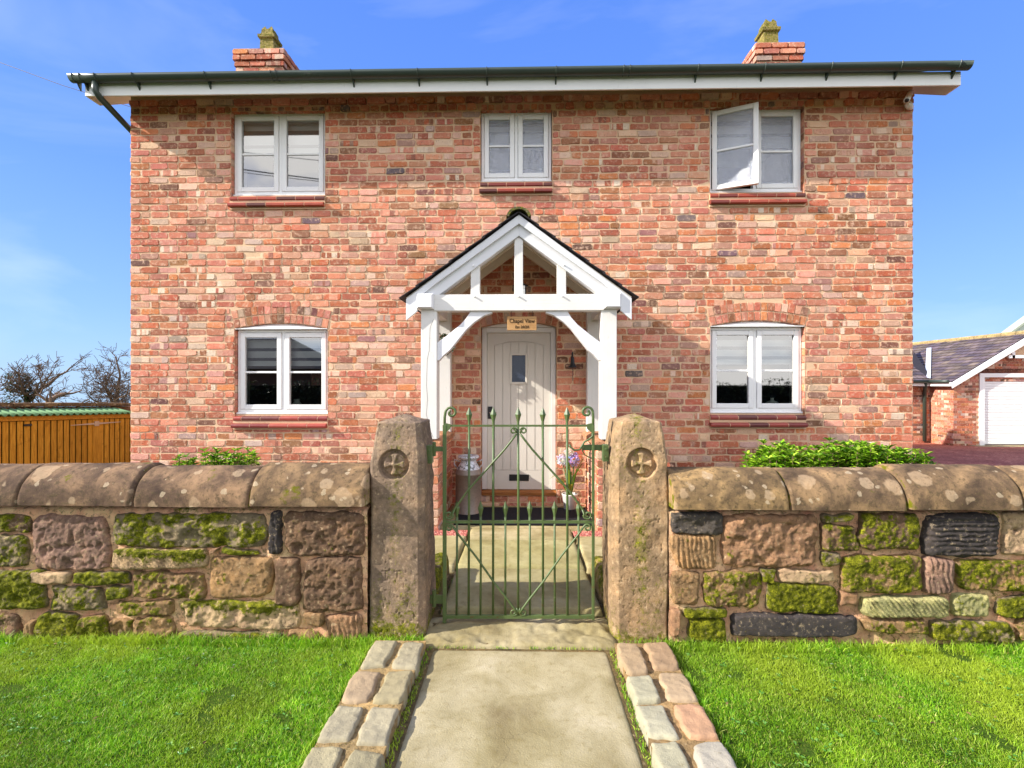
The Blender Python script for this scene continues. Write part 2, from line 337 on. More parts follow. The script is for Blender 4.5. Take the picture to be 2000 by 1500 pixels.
M['tile'] = mat_tile()
def mat_gatepaint():
    q = NT('green_gate_paint', 0.42, 0.45)
    n = q.noise(40, 5, 0.7); m = q.noise(7, 4, 0.6)
    c = q.mix(m, s2l(62, 80, 42), s2l(90, 108, 62)); c = q.mix(q.math('MULTIPLY', q.mask(n, 0.58, 0.66), 0.75), c, s2l(96, 62, 36))
    c = q.mix(q.math('MULTIPLY', q.mask(n, 0.4, 0.3), 0.35), c, s2l(140, 158, 106))
    q.col(c); q.bump(n, 0.35, 0.003); return q.m
M['gate'] = mat_gatepaint()
def mat_churn():
    q = NT('galvanised_churn', 0.48, 0.5)
    n = q.noise(40, 5, 0.7); g = q.n('ShaderNodeSeparateXYZ'); q.l(q.pos(), g.inputs[0])
    c = q.mix(n, s2l(104, 96, 88), s2l(156, 146, 136)); 
    c2 = q.mix(q.mask(q.noise(35, 4, 0.7), 0.5, 0.6), s2l(206, 212, 220), s2l(96, 96, 98))
    q.col(q.mix(q.mask(g.outputs[2], 0.555, 0.565), c, c2)); q.b.inputs['Metallic'].default_value = 0.35; q.bump(n, 0.2, 0.003); return q.m
M['churn'] = mat_churn()
def mat_gravel(name, a, b, c_, sc_=70):
    q = NT(name, 0.85, 0.25)
    v = q.n('ShaderNodeTexVoronoi'); v.inputs['Scale'].default_value = sc_; q.l(q.pos(), v.inputs['Vector'])
    sp = q.n('ShaderNodeSeparateColor'); q.l(v.outputs['Color'], sp.inputs[0])
    q.col(q.mix(q.math('MULTIPLY', q.mask(q.noise(1.2, 6, 0.7), 0.4, 0.6), 0.7), q.ramp(sp.outputs[0], [(0, a), (0.5, b), (1, c_)]), a)); q.bump(v.outputs['Distance'], 0.8, 0.012); return q.m
M['redtar'] = mat_gravel('red_chippings', s2l(128, 66, 52), s2l(160, 88, 70), s2l(196, 132, 106), 28)
M['redgravel'] = mat_attr('red_gravel_stone')
def mat_lawn():
    q = NT('lawn_soil', 0.95, 0.1); n = q.noise(6, 5); m = q.noise(80, 4, 0.7)
    q.col(q.mix(q.mask(m, 0.4, 0.65), s2l(58, 86, 20), q.mix(n, s2l(80, 112, 24), s2l(84, 76, 40)))); q.bump(m, 0.8, 0.02); return q.m
M['lawn'] = mat_lawn()
def mat_field():
    q = NT('field', 0.95, 0.1); n = q.noise(0.3, 5)
    q.col(q.mix(n, s2l(66, 84, 34), s2l(96, 104, 50))); return q.m
M['field'] = mat_field()

# ------------------------------------------------------------------ object helpers
def wloc(o):
    v = Vector((0, 0, 0))
    while o: v = v+o.location; o = o.parent
    return v
def link(name, me, mat, parent=None, loc=None):
    o = bpy.data.objects.new(name, me); C.objects.link(o)
    if mat and len(me.materials) == 0: me.materials.append(mat)
    if parent is not None:
        o.parent = parent; o.location = Vector(loc or (0, 0, 0))-wloc(parent)
    elif loc: o.location = loc
    return o
def thing(name, label, cat, loc=(0, 0, 0), group=None):
    o = bpy.data.objects.new(name, None); C.objects.link(o); o.location = loc
    o.empty_display_size = 0.1; o['label'] = label; o['category'] = cat
    if group: o['group'] = group
    return o
def tag(o, label, cat, group=None):
    o['label'] = label; o['category'] = cat
    if group: o['group'] = group
    return o
def struct(o): o['kind'] = 'structure'; return o
def stuff(o): o['kind'] = 'stuff'; return o
def bevel(o, w=0.004, seg=2, ang=40):
    m = o.modifiers.new('bevel', 'BEVEL'); m.width = w; m.segments = seg; m.limit_method = 'ANGLE'; m.angle_limit = R(ang); return o
def npmesh(name, V, F, cols=None, smooth=False):
    """V (n,3), F (m,k) constant k arrays or list of such"""
    me = bpy.data.meshes.new(name); V = np.asarray(V, dtype=np.float32)
    Fs = F if isinstance(F, list) else [F]
    Fs = [np.asarray(f, dtype=np.int32) for f in Fs if len(f)]
    me.vertices.add(len(V)); me.vertices.foreach_set('co', V.ravel())
    tot = sum(f.size for f in Fs); npoly = sum(len(f) for f in Fs)
    me.loops.add(tot); me.loops.foreach_set('vertex_index', np.concatenate([f.ravel() for f in Fs]))
    me.polygons.add(npoly)
    st = []; k = 0
    for f in Fs: st.append(k+np.arange(len(f))*f.shape[1]); k += f.size
    me.polygons.foreach_set('loop_start', np.concatenate(st).astype(np.int32))
    if smooth: me.polygons.foreach_set('use_smooth', np.ones(npoly, dtype=bool))
    me.update(calc_edges=True)
    if cols:
        for nm, arr in cols.items():
            at = me.color_attributes.new(nm, 'FLOAT_COLOR', 'POINT'); at.data.foreach_set('color', np.asarray(arr, dtype=np.float32).ravel())
    return me
class MB:
    def __init__(s): s.V = []; s.F = []; s.A = []; s.B = []
    def add(s, V, F, a=None, b=None):
        k = len(s.V); s.V += [tuple(v) for v in V]; s.F += [tuple(i+k for i in f) for f in F]
        if a is not None: s.A += [tuple(a)]*len(V)
        if b is not None: s.B += [tuple(b)]*len(V)
        return s
    def box(s, x0, x1, y0, y1, z0, z1, a=None):
        V = [(x, y, z) for z in (z0, z1) for y in (y0, y1) for x in (x0, x1)]
        return s.add(V, [(0, 1, 5, 4), (1, 3, 7, 5), (3, 2, 6, 7), (2, 0, 4, 6), (4, 5, 7, 6), (2, 3, 1, 0)], a)
    def prism(s, poly, y0, y1, a=None, axis='y'):
        """poly list of (x,z) extruded along y"""
        n = len(poly); f = {'y': lambda p, d: (p[0], d, p[1]), 'x': lambda p, d: (d, p[0], p[1]), 'z': lambda p, d: (p[0], p[1], d)}[axis]
        V = [f(p, y0) for p in poly]+[f(p, y1) for p in poly]
        F = [tuple(range(n)), tuple(range(2*n-1, n-1, -1))]+[(i, i+n, (i+1) % n+n, (i+1) % n) for i in range(n)]
        return s.add(V, F, a)
    def tube(s, pts, r, n=8, a=None, cap=True, flat=None):
        pts = [Vector(p) for p in pts]; m = len(pts)
        rr = r if isinstance(r, (list, tuple)) else [r]*m
        V = []; up = None
        for i, p in enumerate(pts):
            t = (pts[min(i+1, m-1)]-pts[max(i-1, 0)]).normalized()
            if up is None:
                up = Vector((0, 1, 0)) if abs(t.y) < 0.9 else Vector((1, 0, 0))
            u = (up-t*up.dot(t)).normalized(); up = u; v = t.cross(u)
            for k in range(n):
                g = 2*math.pi*(k+0.5)/n
                fu, fv = (1, 1) if not flat else flat
                V.append(p+u*math.cos(g)*rr[i]*fu+v*math.sin(g)*rr[i]*fv)
        F = [(i*n+k, i*n+(k+1) % n, (i+1)*n+(k+1) % n, (i+1)*n+k) for i in range(m-1) for k in range(n)]
        if cap: F += [tuple(range(n-1, -1, -1)), tuple((m-1)*n+k for k in range(n))]
        return s.add(V, F, a)
    def lathe(s, prof, c, n=24, a=None):
        V = [(c[0]+r*math.cos(2*math.pi*k/n), c[1]+r*math.sin(2*math.pi*k/n), c[2]+z) for r, z in prof for k in range(n)]
        m = len(prof); F = [(i*n+k, i*n+(k+1) % n, (i+1)*n+(k+1) % n, (i+1)*n+k) for i in range(m-1) for k in range(n)]
        F += [tuple(range(n-1, -1, -1)), tuple((m-1)*n+k for k in range(n))]
        return s.add(V, F, a)
    def build(s, name, mat, parent=None, smooth=False, origin=None, kind=None):
        me = bpy.data.meshes.new(name)
        org = Vector(origin) if origin else (wloc(parent) if parent else Vector((0, 0, 0)))
        me.from_pydata([(v[0]-org.x, v[1]-org.y, v[2]-org.z) for v in s.V], [], s.F)
        if s.A:
            at = me.color_attributes.new('Col', 'FLOAT_COLOR', 'POINT'); at.data.foreach_set('color', np.array(s.A, dtype=np.float32).ravel())
        if s.B:
            at = me.color_attributes.new('Col2', 'FLOAT_COLOR', 'POINT'); at.data.foreach_set('color', np.array(s.B, dtype=np.float32).ravel())
        if smooth: me.polygons.foreach_set('use_smooth', [True]*len(me.polygons))
        me.update()
        o = link(name, me, mat, parent, org)
        if kind: o['kind'] = kind
        return o
def hexpr(c0, c1): pass

# ------------------------------------------------------------------ bricks
BRK = [(176, 92, 64, 5), (196, 112, 82, 7), (204, 130, 104, 7), (212, 150, 128, 5.5), (182, 104, 84, 6), (172, 84, 58, 3.5), (200, 112, 60, 3.2),
       (150, 90, 58, 3), (224, 186, 160, 2.4), (180, 158, 150, 1.4), (160, 120, 112, 1.5), (130, 88, 60, 1.6), (104, 72, 62, 1.0), (196, 170, 150, 1.2), (92, 88, 94, 0.25)]
BW = [b[3] for b in BRK]
def brick_cols(x=0, warm=0.0):
    b = random.choices(BRK, BW)[0]; j = random.uniform(0.9, 1.1)
    c = [min(255, (v*0.84+m_*0.16)*j+random.uniform(-6, 6)) for v, m_ in zip(b[:3], (192, 122, 100))]
    if warm: c[2] *= 1-0.07*warm; c[1] *= 1-0.03*warm
    d = random.choice([(222, 184, 160), (206, 150, 128), (150, 90, 74), (224, 200, 176), (196, 96, 60)])
    r = random.random()
    return s2l(*[max(5, v) for v in c])[:3]+(random.random(),), s2l(*d)[:3]+((1.0 if r < 0.32 else 0.0),)
def outline(x0, x1, z0, z1, jit=0.0025):
    r = min((x1-x0), (z1-z0))*0.16
    g = lambda a=jit: random.uniform(-a, a)
    c = [r*random.uniform(0.4, 1.5) for _ in range(4)]
    pts = [(x0+c[0], z0), ((x0*2+x1)/3, z0), ((x0+x1*2)/3, z0), (x1-c[1], z0), (x1, z0+c[1]), (x1, z1-c[2]), (x1-c[2], z1), ((x0+x1*2)/3, z1), ((x0*2+x1)/3, z1), (x0+c[3], z1), (x0, z1-c[3]), (x0, z0+c[0])]
    if x1-x0 < 0.14: pts = [p for i, p in enumerate(pts) if i not in (2, 8)]
    return [(p[0]+g(), p[1]+g()) for p in pts]
def poly_piece(poly, yf, depth=0.012, bev=0.005, tilt=0.0015, fr=None):
    """poly in (a,b) plane; yf = front distance; returns V,F. fr maps (a,d,b) to the world"""
    n = len(poly); cx = sum(p[0] for p in poly)/n; cz = sum(p[1] for p in poly)/n
    ta, tb = random.uniform(-tilt, tilt), random.uniform(-tilt, tilt)
    rx = max(abs(p[0]-cx) for p in poly); rz = max(abs(p[1]-cz) for p in poly)
    V = []
    for p in poly:
        V.append((cx+(p[0]-cx)*(1-bev/rx), yf+ta*(p[0]-cx)/rx+tb*(p[1]-cz)/rz+random.uniform(-0.0008, 0.0012), cz+(p[1]-cz)*(1-bev/rz)))
    for p in poly: V.append((p[0], yf+depth, p[1]))
    if fr: V = [fr(*v) for v in V]
    F = [tuple(range(n))]+[(i, i+n, (i+1) % n+n, (i+1) % n) for i in range(n)]
    return V, F

HY = 5.82; WY = HY+0.065
XL, XR = X(254.5, HY), X(1783.5, HY)
WALLTOP = 4.985
house = thing('brick_house', 'two storey red brick house with white windows, dark green gutter and central front door', 'house', (0, HY, 0))

# openings on the front wall: frame rects in photo px at WY
WIN = {'UL': (457.5, 221, 638.5, 383), 'UM': (939.5, 219, 1077.5, 356), 'UR': (1383, 213, 1564.5, 377), 'LL': (464, 644.5, 643.5, 808), 'LR': (1383.5, 639.5, 1566, 806)}
OPEN = []
def wrect(r, Y=WY):
    xm = (r[0]+r[2])/2
    return X(r[0], Y), X(r[2], Y), Z(xm, r[3], Y), Z(xm, r[1], Y)
def arc_info(x0, x1, zs, rise):
    c = x1-x0; Rr = (c*c/4+rise*rise)/(2*rise); return (x0+x1)/2, zs+rise-Rr, Rr
for k, r in WIN.items():
    x0, x1, z0, z1 = wrect(r)
    if k[0] == 'L':
        zs = Z((r[0]+r[2])/2, r[1]-2.5, HY); OPEN.append(dict(n=k, x0=x0, x1=x1, z0=z0-0.155, z1=zs, arc=arc_info(x0, x1, zs, 0.064), T=0.222))
    else: OPEN.append(dict(n=k, x0=x0, x1=x1, z0=z0-0.14, z1=z1-0.012, arc=None, T=0))
x0, x1, z0, z1 = wrect((941, 640, 1086, 966))
OPEN.append(dict(n='D', x0=x0, x1=x1, z0=0.0, z1=z1, arc=arc_info(x0, x1, z1, 0.062), T=0.15))
def otop(o, x):
    if not o['arc']: return o['z1']
    xc, zc, Rr = o['arc']; return zc+math.sqrt(max(0, Rr*Rr-(x-xc)**2))
# mortar face with its openings
wall = MB(); xs = {XL, XR}
for o in OPEN:
    for i in range(13): xs.add(o['x0']+(o['x1']-o['x0'])*i/12)
xs = sorted(xs); MY = HY+0.007
for a, b in zip(xs[:-1], xs[1:]):
    if b-a < 1e-4: continue
    m = (a+b)/2; za = zb = 0.0
    for o in sorted([o for o in OPEN if o['x0'] < m < o['x1']], key=lambda o: o['z0']):
        if o['z0'] > za+1e-4: wall.add([(a, MY, za), (b, MY, zb), (b, MY, o['z0']), (a, MY, o['z0'])], [(0, 1, 2, 3)])
        za, zb = otop(o, a), otop(o, b)
    wall.add([(a, MY, za), (b, MY, zb), (b, MY, WALLTOP), (a, MY, WALLTOP)], [(0, 1, 2, 3)])
DEP = 6.6; RZ = 4.93+3.3*math.tan(R(30))
for xx in (XL, XR): wall.add([(xx, MY, 0), (xx, HY+DEP, 0), (xx, HY+DEP, WALLTOP), (xx, HY+DEP/2, RZ), (xx, MY, WALLTOP)], [(0, 1, 2, 3, 4)])
wall.add([(XL, HY+DEP, 0), (XR, HY+DEP, 0), (XR, HY+DEP, WALLTOP), (XL, HY+DEP, WALLTOP)], [(0, 1, 2, 3)])
wallo = wall.build('wall', M['mortar'], house)
# bricks of the front wall
PITCH = 0.0832; ncourse = int(WALLTOP/PITCH)
bricks = []   # (V,F,a,b,area,whole)
def excl(zm):
    out = []
    for o in OPEN:
        if o['z0']-0.01 < zm < o['z1']: out.append((o['x0'], o['x1']))
        elif o['arc'] and zm >= o['z1']:
            xc, zc, Rr = o['arc']; Ro = Rr+o['T']+0.006; the = math.asin((o['x1']-o['x0'])/2/Rr)
            if zm-zc < Ro:
                hw = min(math.sqrt(Ro*Ro-(zm-zc)**2), math.tan(the)*(zm-zc)+0.006); out.append((xc-hw, xc+hw))
        elif not o['arc'] and o['z1'] <= zm < 4.81: out.append((o['x0']-0.004, o['x1']+0.004))
    return out
for k in range(ncourse):
    z0 = k*PITCH+0.005; z1 = z0+PITCH-0.0095; zm = (z0+z1)/2; x = XL
    ex = excl(zm); lens = []
    first = True
    while x < XR-0.02:
        if k == 57: L = 0.116
        elif first: L = 0.235 if k % 2 else 0.122
        else: L = 0.122 if random.random() < 0.10 else random.uniform(0.221, 0.237)
        first = False
        xe = min(x+L, XR)
        if XR-xe < 0.06: xe = XR
        segs = [(x+0.0045, xe-0.0045)]
        for (e0, e1) in ex:
            ns = []
            for (s0, s1) in segs:
                if e1 <= s0 or e0 >= s1: ns.append((s0, s1)); continue
                if s0 < e0-0.03: ns.append((s0, e0-0.006 if e0-0.006 < s1 else s1))
                if s1 > e1+0.03: ns.append((e1+0.006, s1))
            segs = ns
        if x < XL+0.001: segs = [(max(s0-0.0045, XL), s1) for s0, s1 in segs]
        dz = random.uniform(-0.0018, 0.0018)
        for s0, s1 in segs:
            if s1-s0 < 0.03: continue
            yf = HY+random.gauss(0, 0.0022)
            if k == 57: yf -= 0.026 if int((x-XL)/0.116) % 2 else 0.0
            if k == 58: yf -= 0.028
            warm = max(0, min(1, (s0+1.5)/5))  # sunlit left and shaded right put into the brick colour, redder rightwards
            a, b = brick_cols(s0, warm)
            V, F = poly_piece(outline(s0, s1, z0+dz, z1+dz, 0.0046), yf, 0.045 if k > 56 else 0.016, random.uniform(0.004, 0.008))
            t = (s1-s0)*(z1-z0)/(1+0.02*abs(s0))
            hid = (abs(s0+0.1) < 1.35 and z0 < 2.9) or z0 < 0.62
            bricks.append((V, F, a, b, -1 if hid else t))
        x = xe
order = sorted(range(len(bricks)), key=lambda i: -bricks[i][4]); single = set(order[:300])
rest = MB()
for i, (V, F, a, b, t) in enumerate(bricks):
    if i in single: MB().add(V, F, a, b).build('brick', M['brick'], wallo, kind=None)
    else: rest.add(V, F, a, b)
stuff(rest.build('remaining_bricks', M['brick'], wallo))
# side wall bricks
for xx, sg in ((XL, -1), (XR, 1)):
    sb = MB()
    for k in range(ncourse):
        z0 = k*PITCH+0.005; z1 = z0+PITCH-0.0095; y = HY+(0.11 if k % 2 else 0.0)+0.004
        while y < HY+DEP-0.05:
            L = 0.225; a, b = brick_cols()
            V, F = poly_piece(outline(y, y+L-0.009, z0, z1), 0.0, 0.012, 0.005, fr=lambda p, d, q: (xx+sg*(0.008-d), p, q))
            sb.add(V, F, a, b); y += L
    stuff(sb.build('side_wall_bricks', M['brick'], wallo))
# arches, soldier courses
def voussoirs(o, T0, T1, n):
    xc, zc, Rr = o['arc']; the = math.asin((o['x1']-o['x0'])/2/Rr)
    for i in range(n):
        a0 = -the+2*the*i/n+0.0016; a1 = -the+2*the*(i+1)/n-0.0016
        g = lambda: random.uniform(-0.002, 0.002)
        poly = []
        for (t, rr) in ((a0, Rr+T0), ((a0+a1)/2, Rr+T0), (a1, Rr+T0), (a1, Rr+(T0+T1)/2), (a1, Rr+T1), ((a0+a1)/2, Rr+T1), (a0, Rr+T1), (a0, Rr+(T0+T1)/2)):
            poly.append((xc+math.sin(t)*rr+g(), zc+math.cos(t)*rr+g()))
        a, b = brick_cols(); b = b[:3]+(0,)
        V, F = poly_piece(poly, HY-0.002+random.gauss(0, 0.002), 0.05, 0.004)
        MB().add(V, F, a, b).build('arch_brick', M['brick'], wallo)
for o in OPEN:
    if o['n'] == 'D': voussoirs(o, 0.003, 0.15, 13)
    elif o['arc']: voussoirs(o, 0.004, 0.107, 15); voussoirs(o, 0.117, 0.218, 15)
    else:
        n = int(round((o['x1']-o['x0'])/0.083)); wd = (o['x1']-o['x0'])/n
        for i in range(n):
            a, b = brick_cols(); V, F = poly_piece(outline(o['x0']+i*wd+0.0045, o['x0']+(i+1)*wd-0.0045, o['z1']+0.004, 4.812), HY-0.004+random.gauss(0, 0.002), 0.05, 0.004)
            MB().add(V, F, a, b[:3]+(0,)).build('soldier_brick', M['brick'], wallo)
# reveals, per course
rv = MB()
for o in OPEN:
    z = o['z0'] if o['n'] != 'D' else 0.0
    while z < o['z1']:
        zt = min(z+PITCH-0.009, o['z1'])
        for xx, sg in ((o['x0'], -1), (o['x1'], 1)):
            a, b = brick_cols()
            rv.add([(xx+sg*0.002, HY+0.002, z), (xx+sg*0.002, HY+0.106, z), (xx+sg*0.002, HY+0.106, zt), (xx+sg*0.002, HY+0.002, zt)], [(0, 1, 2, 3)], a, b)
        z += PITCH
    n = 12
    a, b = brick_cols()
    for i in range(n):
        xa = o['x0']+(o['x1']-o['x0'])*i/n; xb = o['x0']+(o['x1']-o['x0'])*(i+1)/n; a, b = brick_cols()
        rv.add([(xa+0.003, HY+0.002, otop(o, xa)), (xb-0.003, HY+0.002, otop(o, xb)), (xb-0.003, HY+0.12, otop(o, xb)), (xa+0.003, HY+0.12, otop(o, xa))], [(0, 1, 2, 3)], a, b)
stuff(rv.build('reveal_bricks', M['brick'], wallo))
rm = MB()
for o in OPEN:
    e = 0.012
    for xx, sg in ((o['x0'], -1), (o['x1'], 1)):
        rm.add([(xx+sg*e, HY+0.0085, o['z0']), (xx+sg*e, HY+0.12, o['z0']), (xx+sg*e, HY+0.12, o['z1']+0.05), (xx+sg*e, HY+0.0085, o['z1']+0.05)], [(0, 1, 2, 3)])
stuff(rm.build('reveal_mortar', M['mortar'], wallo))

# ------------------------------------------------------------------ windows
def frame_ring(mb, x0, x1, z0, z1, t, y0, y1, tb=None):
    tb = tb or t
    mb.box(x0, x0+t, y0, y1, z0, z1); mb.box(x1-t, x1, y0, y1, z0, z1)
    mb.box(x0+t, x1-t, y0, y1, z1-t, z1); mb.box(x0+t, x1-t, y0, y1, z0, z0+tb)
def room(o, deep=2.2, curt=False):
    mb = MB(); x0, x1, z0, z1 = o['x0']-0.5, o['x1']+0.5, o['z0']-0.5, o['z1']+0.25
    y0, y1 = HY+0.32, HY+deep
    mb.add([(x0, y0, z0), (x1, y0, z0), (x1, y1, z0), (x0, y1, z0), (x0, y0, z1), (x1, y0, z1), (x1, y1, z1), (x0, y1, z1)],
           [(0, 1, 2, 3), (4, 5, 6, 7), (0, 4, 7, 3), (1, 2, 6, 5), (3, 2, 6, 7)])
    # front inner wall ring
    a0, a1, b0, b1 = o['x0']+0.01, o['x1']-0.01, o['z0']+0.1, o['z1']
    mb.add([(x0, y0, z0), (x1, y0, z0), (x1, y0, z1), (x0, y0, z1), (a0, y0, b0), (a1, y0, b0), (a1, y0, b1), (a0, y0, b1)], [(0, 1, 5, 4), (1, 2, 6, 5), (2, 3, 7, 6), (3, 0, 4, 7)])
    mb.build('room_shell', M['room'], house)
    r = MB(); ya = WY+0.075
    r.add([(a0, ya, b0), (a1, ya, b0), (a1, ya, b1), (a0, ya, b1), (a0, y0, b0), (a1, y0, b0), (a1, y0, b1), (a0, y0, b1)], [(0, 1, 5, 4), (1, 2, 6, 5), (2, 3, 7, 6), (3, 0, 4, 7)])
    r.build('inner_reveal', M['reveal'], house)
OD = {o['n']: o for o in OPEN}
WN = {'UL': 'upper left', 'UM': 'small upper middle', 'UR': 'upper right', 'LL': 'lower left', 'LR': 'lower right'}
def sash(par, x0, x1, z0, z1, y, glass, zbar, fr=None):
    tr = fr or (lambda v: v)
    def add(mb, name, mat, bv=0.003):
        mb.V = [tr(v) for v in mb.V]; o = mb.build(name, mat, par)
        if bv: bevel(o, bv)
        return o
    t = 0.056; s = MB(); frame_ring(s, x0, x1, z0, z1, t, y, y+0.05); add(s, 'sash', M['upvc'], 0.006)
    b = MB(); b.box(x0+t, x1-t, y+0.014, y+0.034, zbar-0.012, zbar+0.012); add(b, 'glazing_bar', M['upvc'])
    for za, zb in ((z0+t, zbar-0.012), (zbar+0.012, z1-t)):
        g = MB(); g.add([(x0+t, y+0.026, za), (x1-t, y+0.026, za), (x1-t, y+0.026, zb), (x0+t, y+0.026, zb)], [(0, 1, 2, 3)]); add(g, 'pane', glass, 0)
WO = {}
for k, r in WIN.items():
    x0, x1, z0, z1 = wrect(r); o = OD[k]; y = WY
    glass = M['frost'] if k in ('UM', 'UR') else M['glass']
    f = MB(); x0 += 0.004; x1 -= 0.004
    frame_ring(f, x0, x1, z0+0.02, z1, 0.032, y, y+0.07)
    xm = (x0+x1)/2; f.box(xm-0.018, xm+0.018, y+0.003, y+0.067, z0+0.05, z1-0.032)
    f.prism([(-0.03+y, z0-0.004), (y+0.07, z0-0.004), (y+0.07, z0+0.02), (y, z0+0.02), (y-0.03, z0+0.01)], x0-0.003, x1+0.003, axis='x')
    fo = bevel(f.build('window', M['upvc'], house), 0.004); WO[k] = fo
    fo['label'] = WN[k]+' casement window'
    zbar = Z(0.5*(r[0]+r[2]), {'UL': 303, 'UM': 287, 'UR': 298, 'LL': 727, 'LR': 724}[k], WY+0.03)
    g = 0.0035
    if k == 'UR':
        hx = x0+0.032+g; ang = R(24)
        def fr(v, hx=hx, yy=y-0.012):
            dx = v[0]-hx; dy = v[1]-(y-0.012)
            return (hx+dx*math.cos(ang)+dy*math.sin(ang), yy-dx*math.sin(ang)+dy*math.cos(ang), v[2])
        sash(fo, hx, xm-0.018-g+0.012, z0+0.028+g, z1-0.028-g, y-0.012, glass, zbar, fr)
    else: sash(fo, x0+0.032+g, xm-0.018-g, z0+0.05+g, z1-0.032-g, y-0.009, glass, zbar)
    sash(fo, xm+0.018+g, x1-0.032-g, z0+0.05+g, z1-0.032-g, y-0.009, glass, zbar)
    if k[0] == 'L':
        h = MB(); n = 16; A = []
        zs = z1+0.004
        top = [(x0-0.001+(x1-x0+0.002)*i/n) for i in range(n+1)]
        V = []; F = []
        for xx in top:
            V += [(xx, y-0.062, zs), (xx, y-0.062, zs+0.008), (xx, y-0.03, otop(o, min(max(xx, o['x0']), o['x1']))-0.002), (xx, y+0.07, zs)]
        for i in range(n): 
            for q in ((0, 1), (1, 2), (2, 3), (3, 0)): F.append((i*4+q[0], (i+1)*4+q[0], (i+1)*4+q[1], i*4+q[1]))
        h.add(V, F); h.build('arch_infill', M['upvc'], fo)
    room(o)
    # sill tiles, two rows
    cw = (x1-x0+0.03); n = max(3, int(round(cw/0.232))); tw = cw/n
    for row in range(2):
        zt = z0-0.006-row*0.083; yo = HY-(0.028 if row == 0 else 0.062); zf = zt-0.03
        edges = [x0-0.02+i*tw for i in range(n+1)] if row else [x0-0.012]+[x0-0.012+(i+0.45)*tw for i in range(n)]+[x1+0.012]
        for i in range(len(edges)-1):
            a0, a1 = edges[i]+0.005, edges[i+1]-0.005
            if a1-a0 < 0.03: continue
            d = [(WY+0.03, zt), (yo+0.02, zf+0.004), (yo+0.006, zf-0.002), (yo, zf-0.014), (yo+0.002, zf-0.034), (yo+0.014, zf-0.044), (WY+0.03, zf-0.03)]
            t = MB(); col = random.choice([(150, 66, 58), (160, 72, 62), (128, 56, 54), (166, 82, 70), (104, 52, 50)] if k[0] == 'L' else [(150, 62, 48), (122, 52, 44), (96, 50, 44), (166, 74, 54)])
            t.prism(d, a0, a1, s2l(*col), axis='x'); t.build('sill_tile', M['tile'], house)
        jm = MB(); jm.prism([(WY+0.03, zt-0.002), (yo+0.021, zf+0.001), (yo+0.009, zf-0.005), (yo+0.003, zf-0.015), (yo+0.005, zf-0.033), (yo+0.016, zf-0.042), (WY+0.03, zf-0.029)], edges[0]+0.007, edges[-1]-0.007, axis='x')
        jm.build('sill_joint', M['mortar'], house)
    sm = MB(); sm.box(x0-0.012, x1+0.012, HY-0.012, WY+0.03, z0-0.185, z0-0.04); sm.box(x0-0.008, x1+0.008, HY+0.03, WY+0.03, z0-0.05, z0-0.008)
    sm.build('sill_mortar', M['mortar'], house)
# blinds (zebra bands)
def blind(k, ylist, label):
    r = WIN[k]; x0, x1, z0, z1 = wrect(r); x0 += 0.05; x1 -= 0.05; y = WY+0.12
    root = thing('roller_blind', label, 'blind', ((x0+x1)/2, y, z0), 'striped blinds inside the windows')
    hb = MB(); hb.box(x0, x1, y-0.03, y+0.03, z1-0.07, z1-0.012); bevel(hb.build('headrail', M['blind'], root), 0.006)
    xm = (r[0]+r[2])/2
    for i, (pa, pb, s) in enumerate(ylist):
        za, zb = Z(xm, pb, y), Z(xm, pa, y); b = MB()
        b.box(x0+0.01, x1-0.01, y-(0.002 if s else 0.004), y+0.002, za, zb); b.build('sheer_band' if s else 'opaque_band', M['sheer'] if s else M['blind'], root)
blind('LL', [(664, 680, 0), (680, 686, 1), (686, 699, 0), (699, 705, 1), (705, 715, 0)], 'striped grey and white blind half lowered inside the lower left window')
blind('LR', [(658, 664, 1), (664, 677, 0), (677, 683, 1), (683, 696, 0), (696, 702, 1), (702, 712, 0)], 'striped blind above the pale jug inside the lower right window')
blind('UL', [(242, 256, 0), (256, 264, 1), (264, 284, 0), (284, 290, 1), (290, 306, 0)], 'striped blind inside the upper left window, above reflected cables')
blind('UM', [(240, 248, 1), (248, 258, 0), (258, 263, 1), (263, 284, 0)], 'striped blind behind the obscured glass of the small middle window')
blind('UR', [(238, 246, 1), (246, 262, 0), (262, 268, 1), (268, 290, 0)], 'striped blind behind the upper right window with open sash')
def lathe_thing(name, prof, c, mat, label, cat, n=24):
    mb = MB(); mb.lathe(prof, (0, 0, 0), n); o = mb.build(name, mat, None, True, (0, 0, 0)); o.location = c; return tag(o, label, cat)
zl = OD['LR']['z0']+0.16
lathe_thing('jug', [(0.03, 0), (0.08, 0.012), (0.105, 0.045), (0.098, 0.08), (0.06, 0.115), (0.022, 0.135), (0.018, 0.155), (0.024, 0.165), (0.012, 0.166)], (X(1508, WY+0.2), WY+0.2, zl), M['vase'], 'pale round pottery jug on the sill inside the lower right window', 'jug')
lathe_thing('glass_jar', [(0.05, 0), (0.06, 0.02), (0.06, 0.10), (0.035, 0.13), (0.035, 0.16), (0.04, 0.165)], (X(580, WY+0.22), WY+0.22, OD['LL']['z0']+0.16), M['vase'], 'pale jar on the sill inside the lower left window', 'jar')

# ------------------------------------------------------------------ eaves, gutter, roof, chimneys
FY = HY-0.38; GY = FY-0.062
fxl, fxr = X(166, FY), X(1877, FY); zf0 = 4.747; zf1 = 4.897
f = MB(); f.box(fxl, fxr, FY, FY+0.022, zf0, zf1); bevel(f.build('fascia', M['fascia'], house), 0.004)
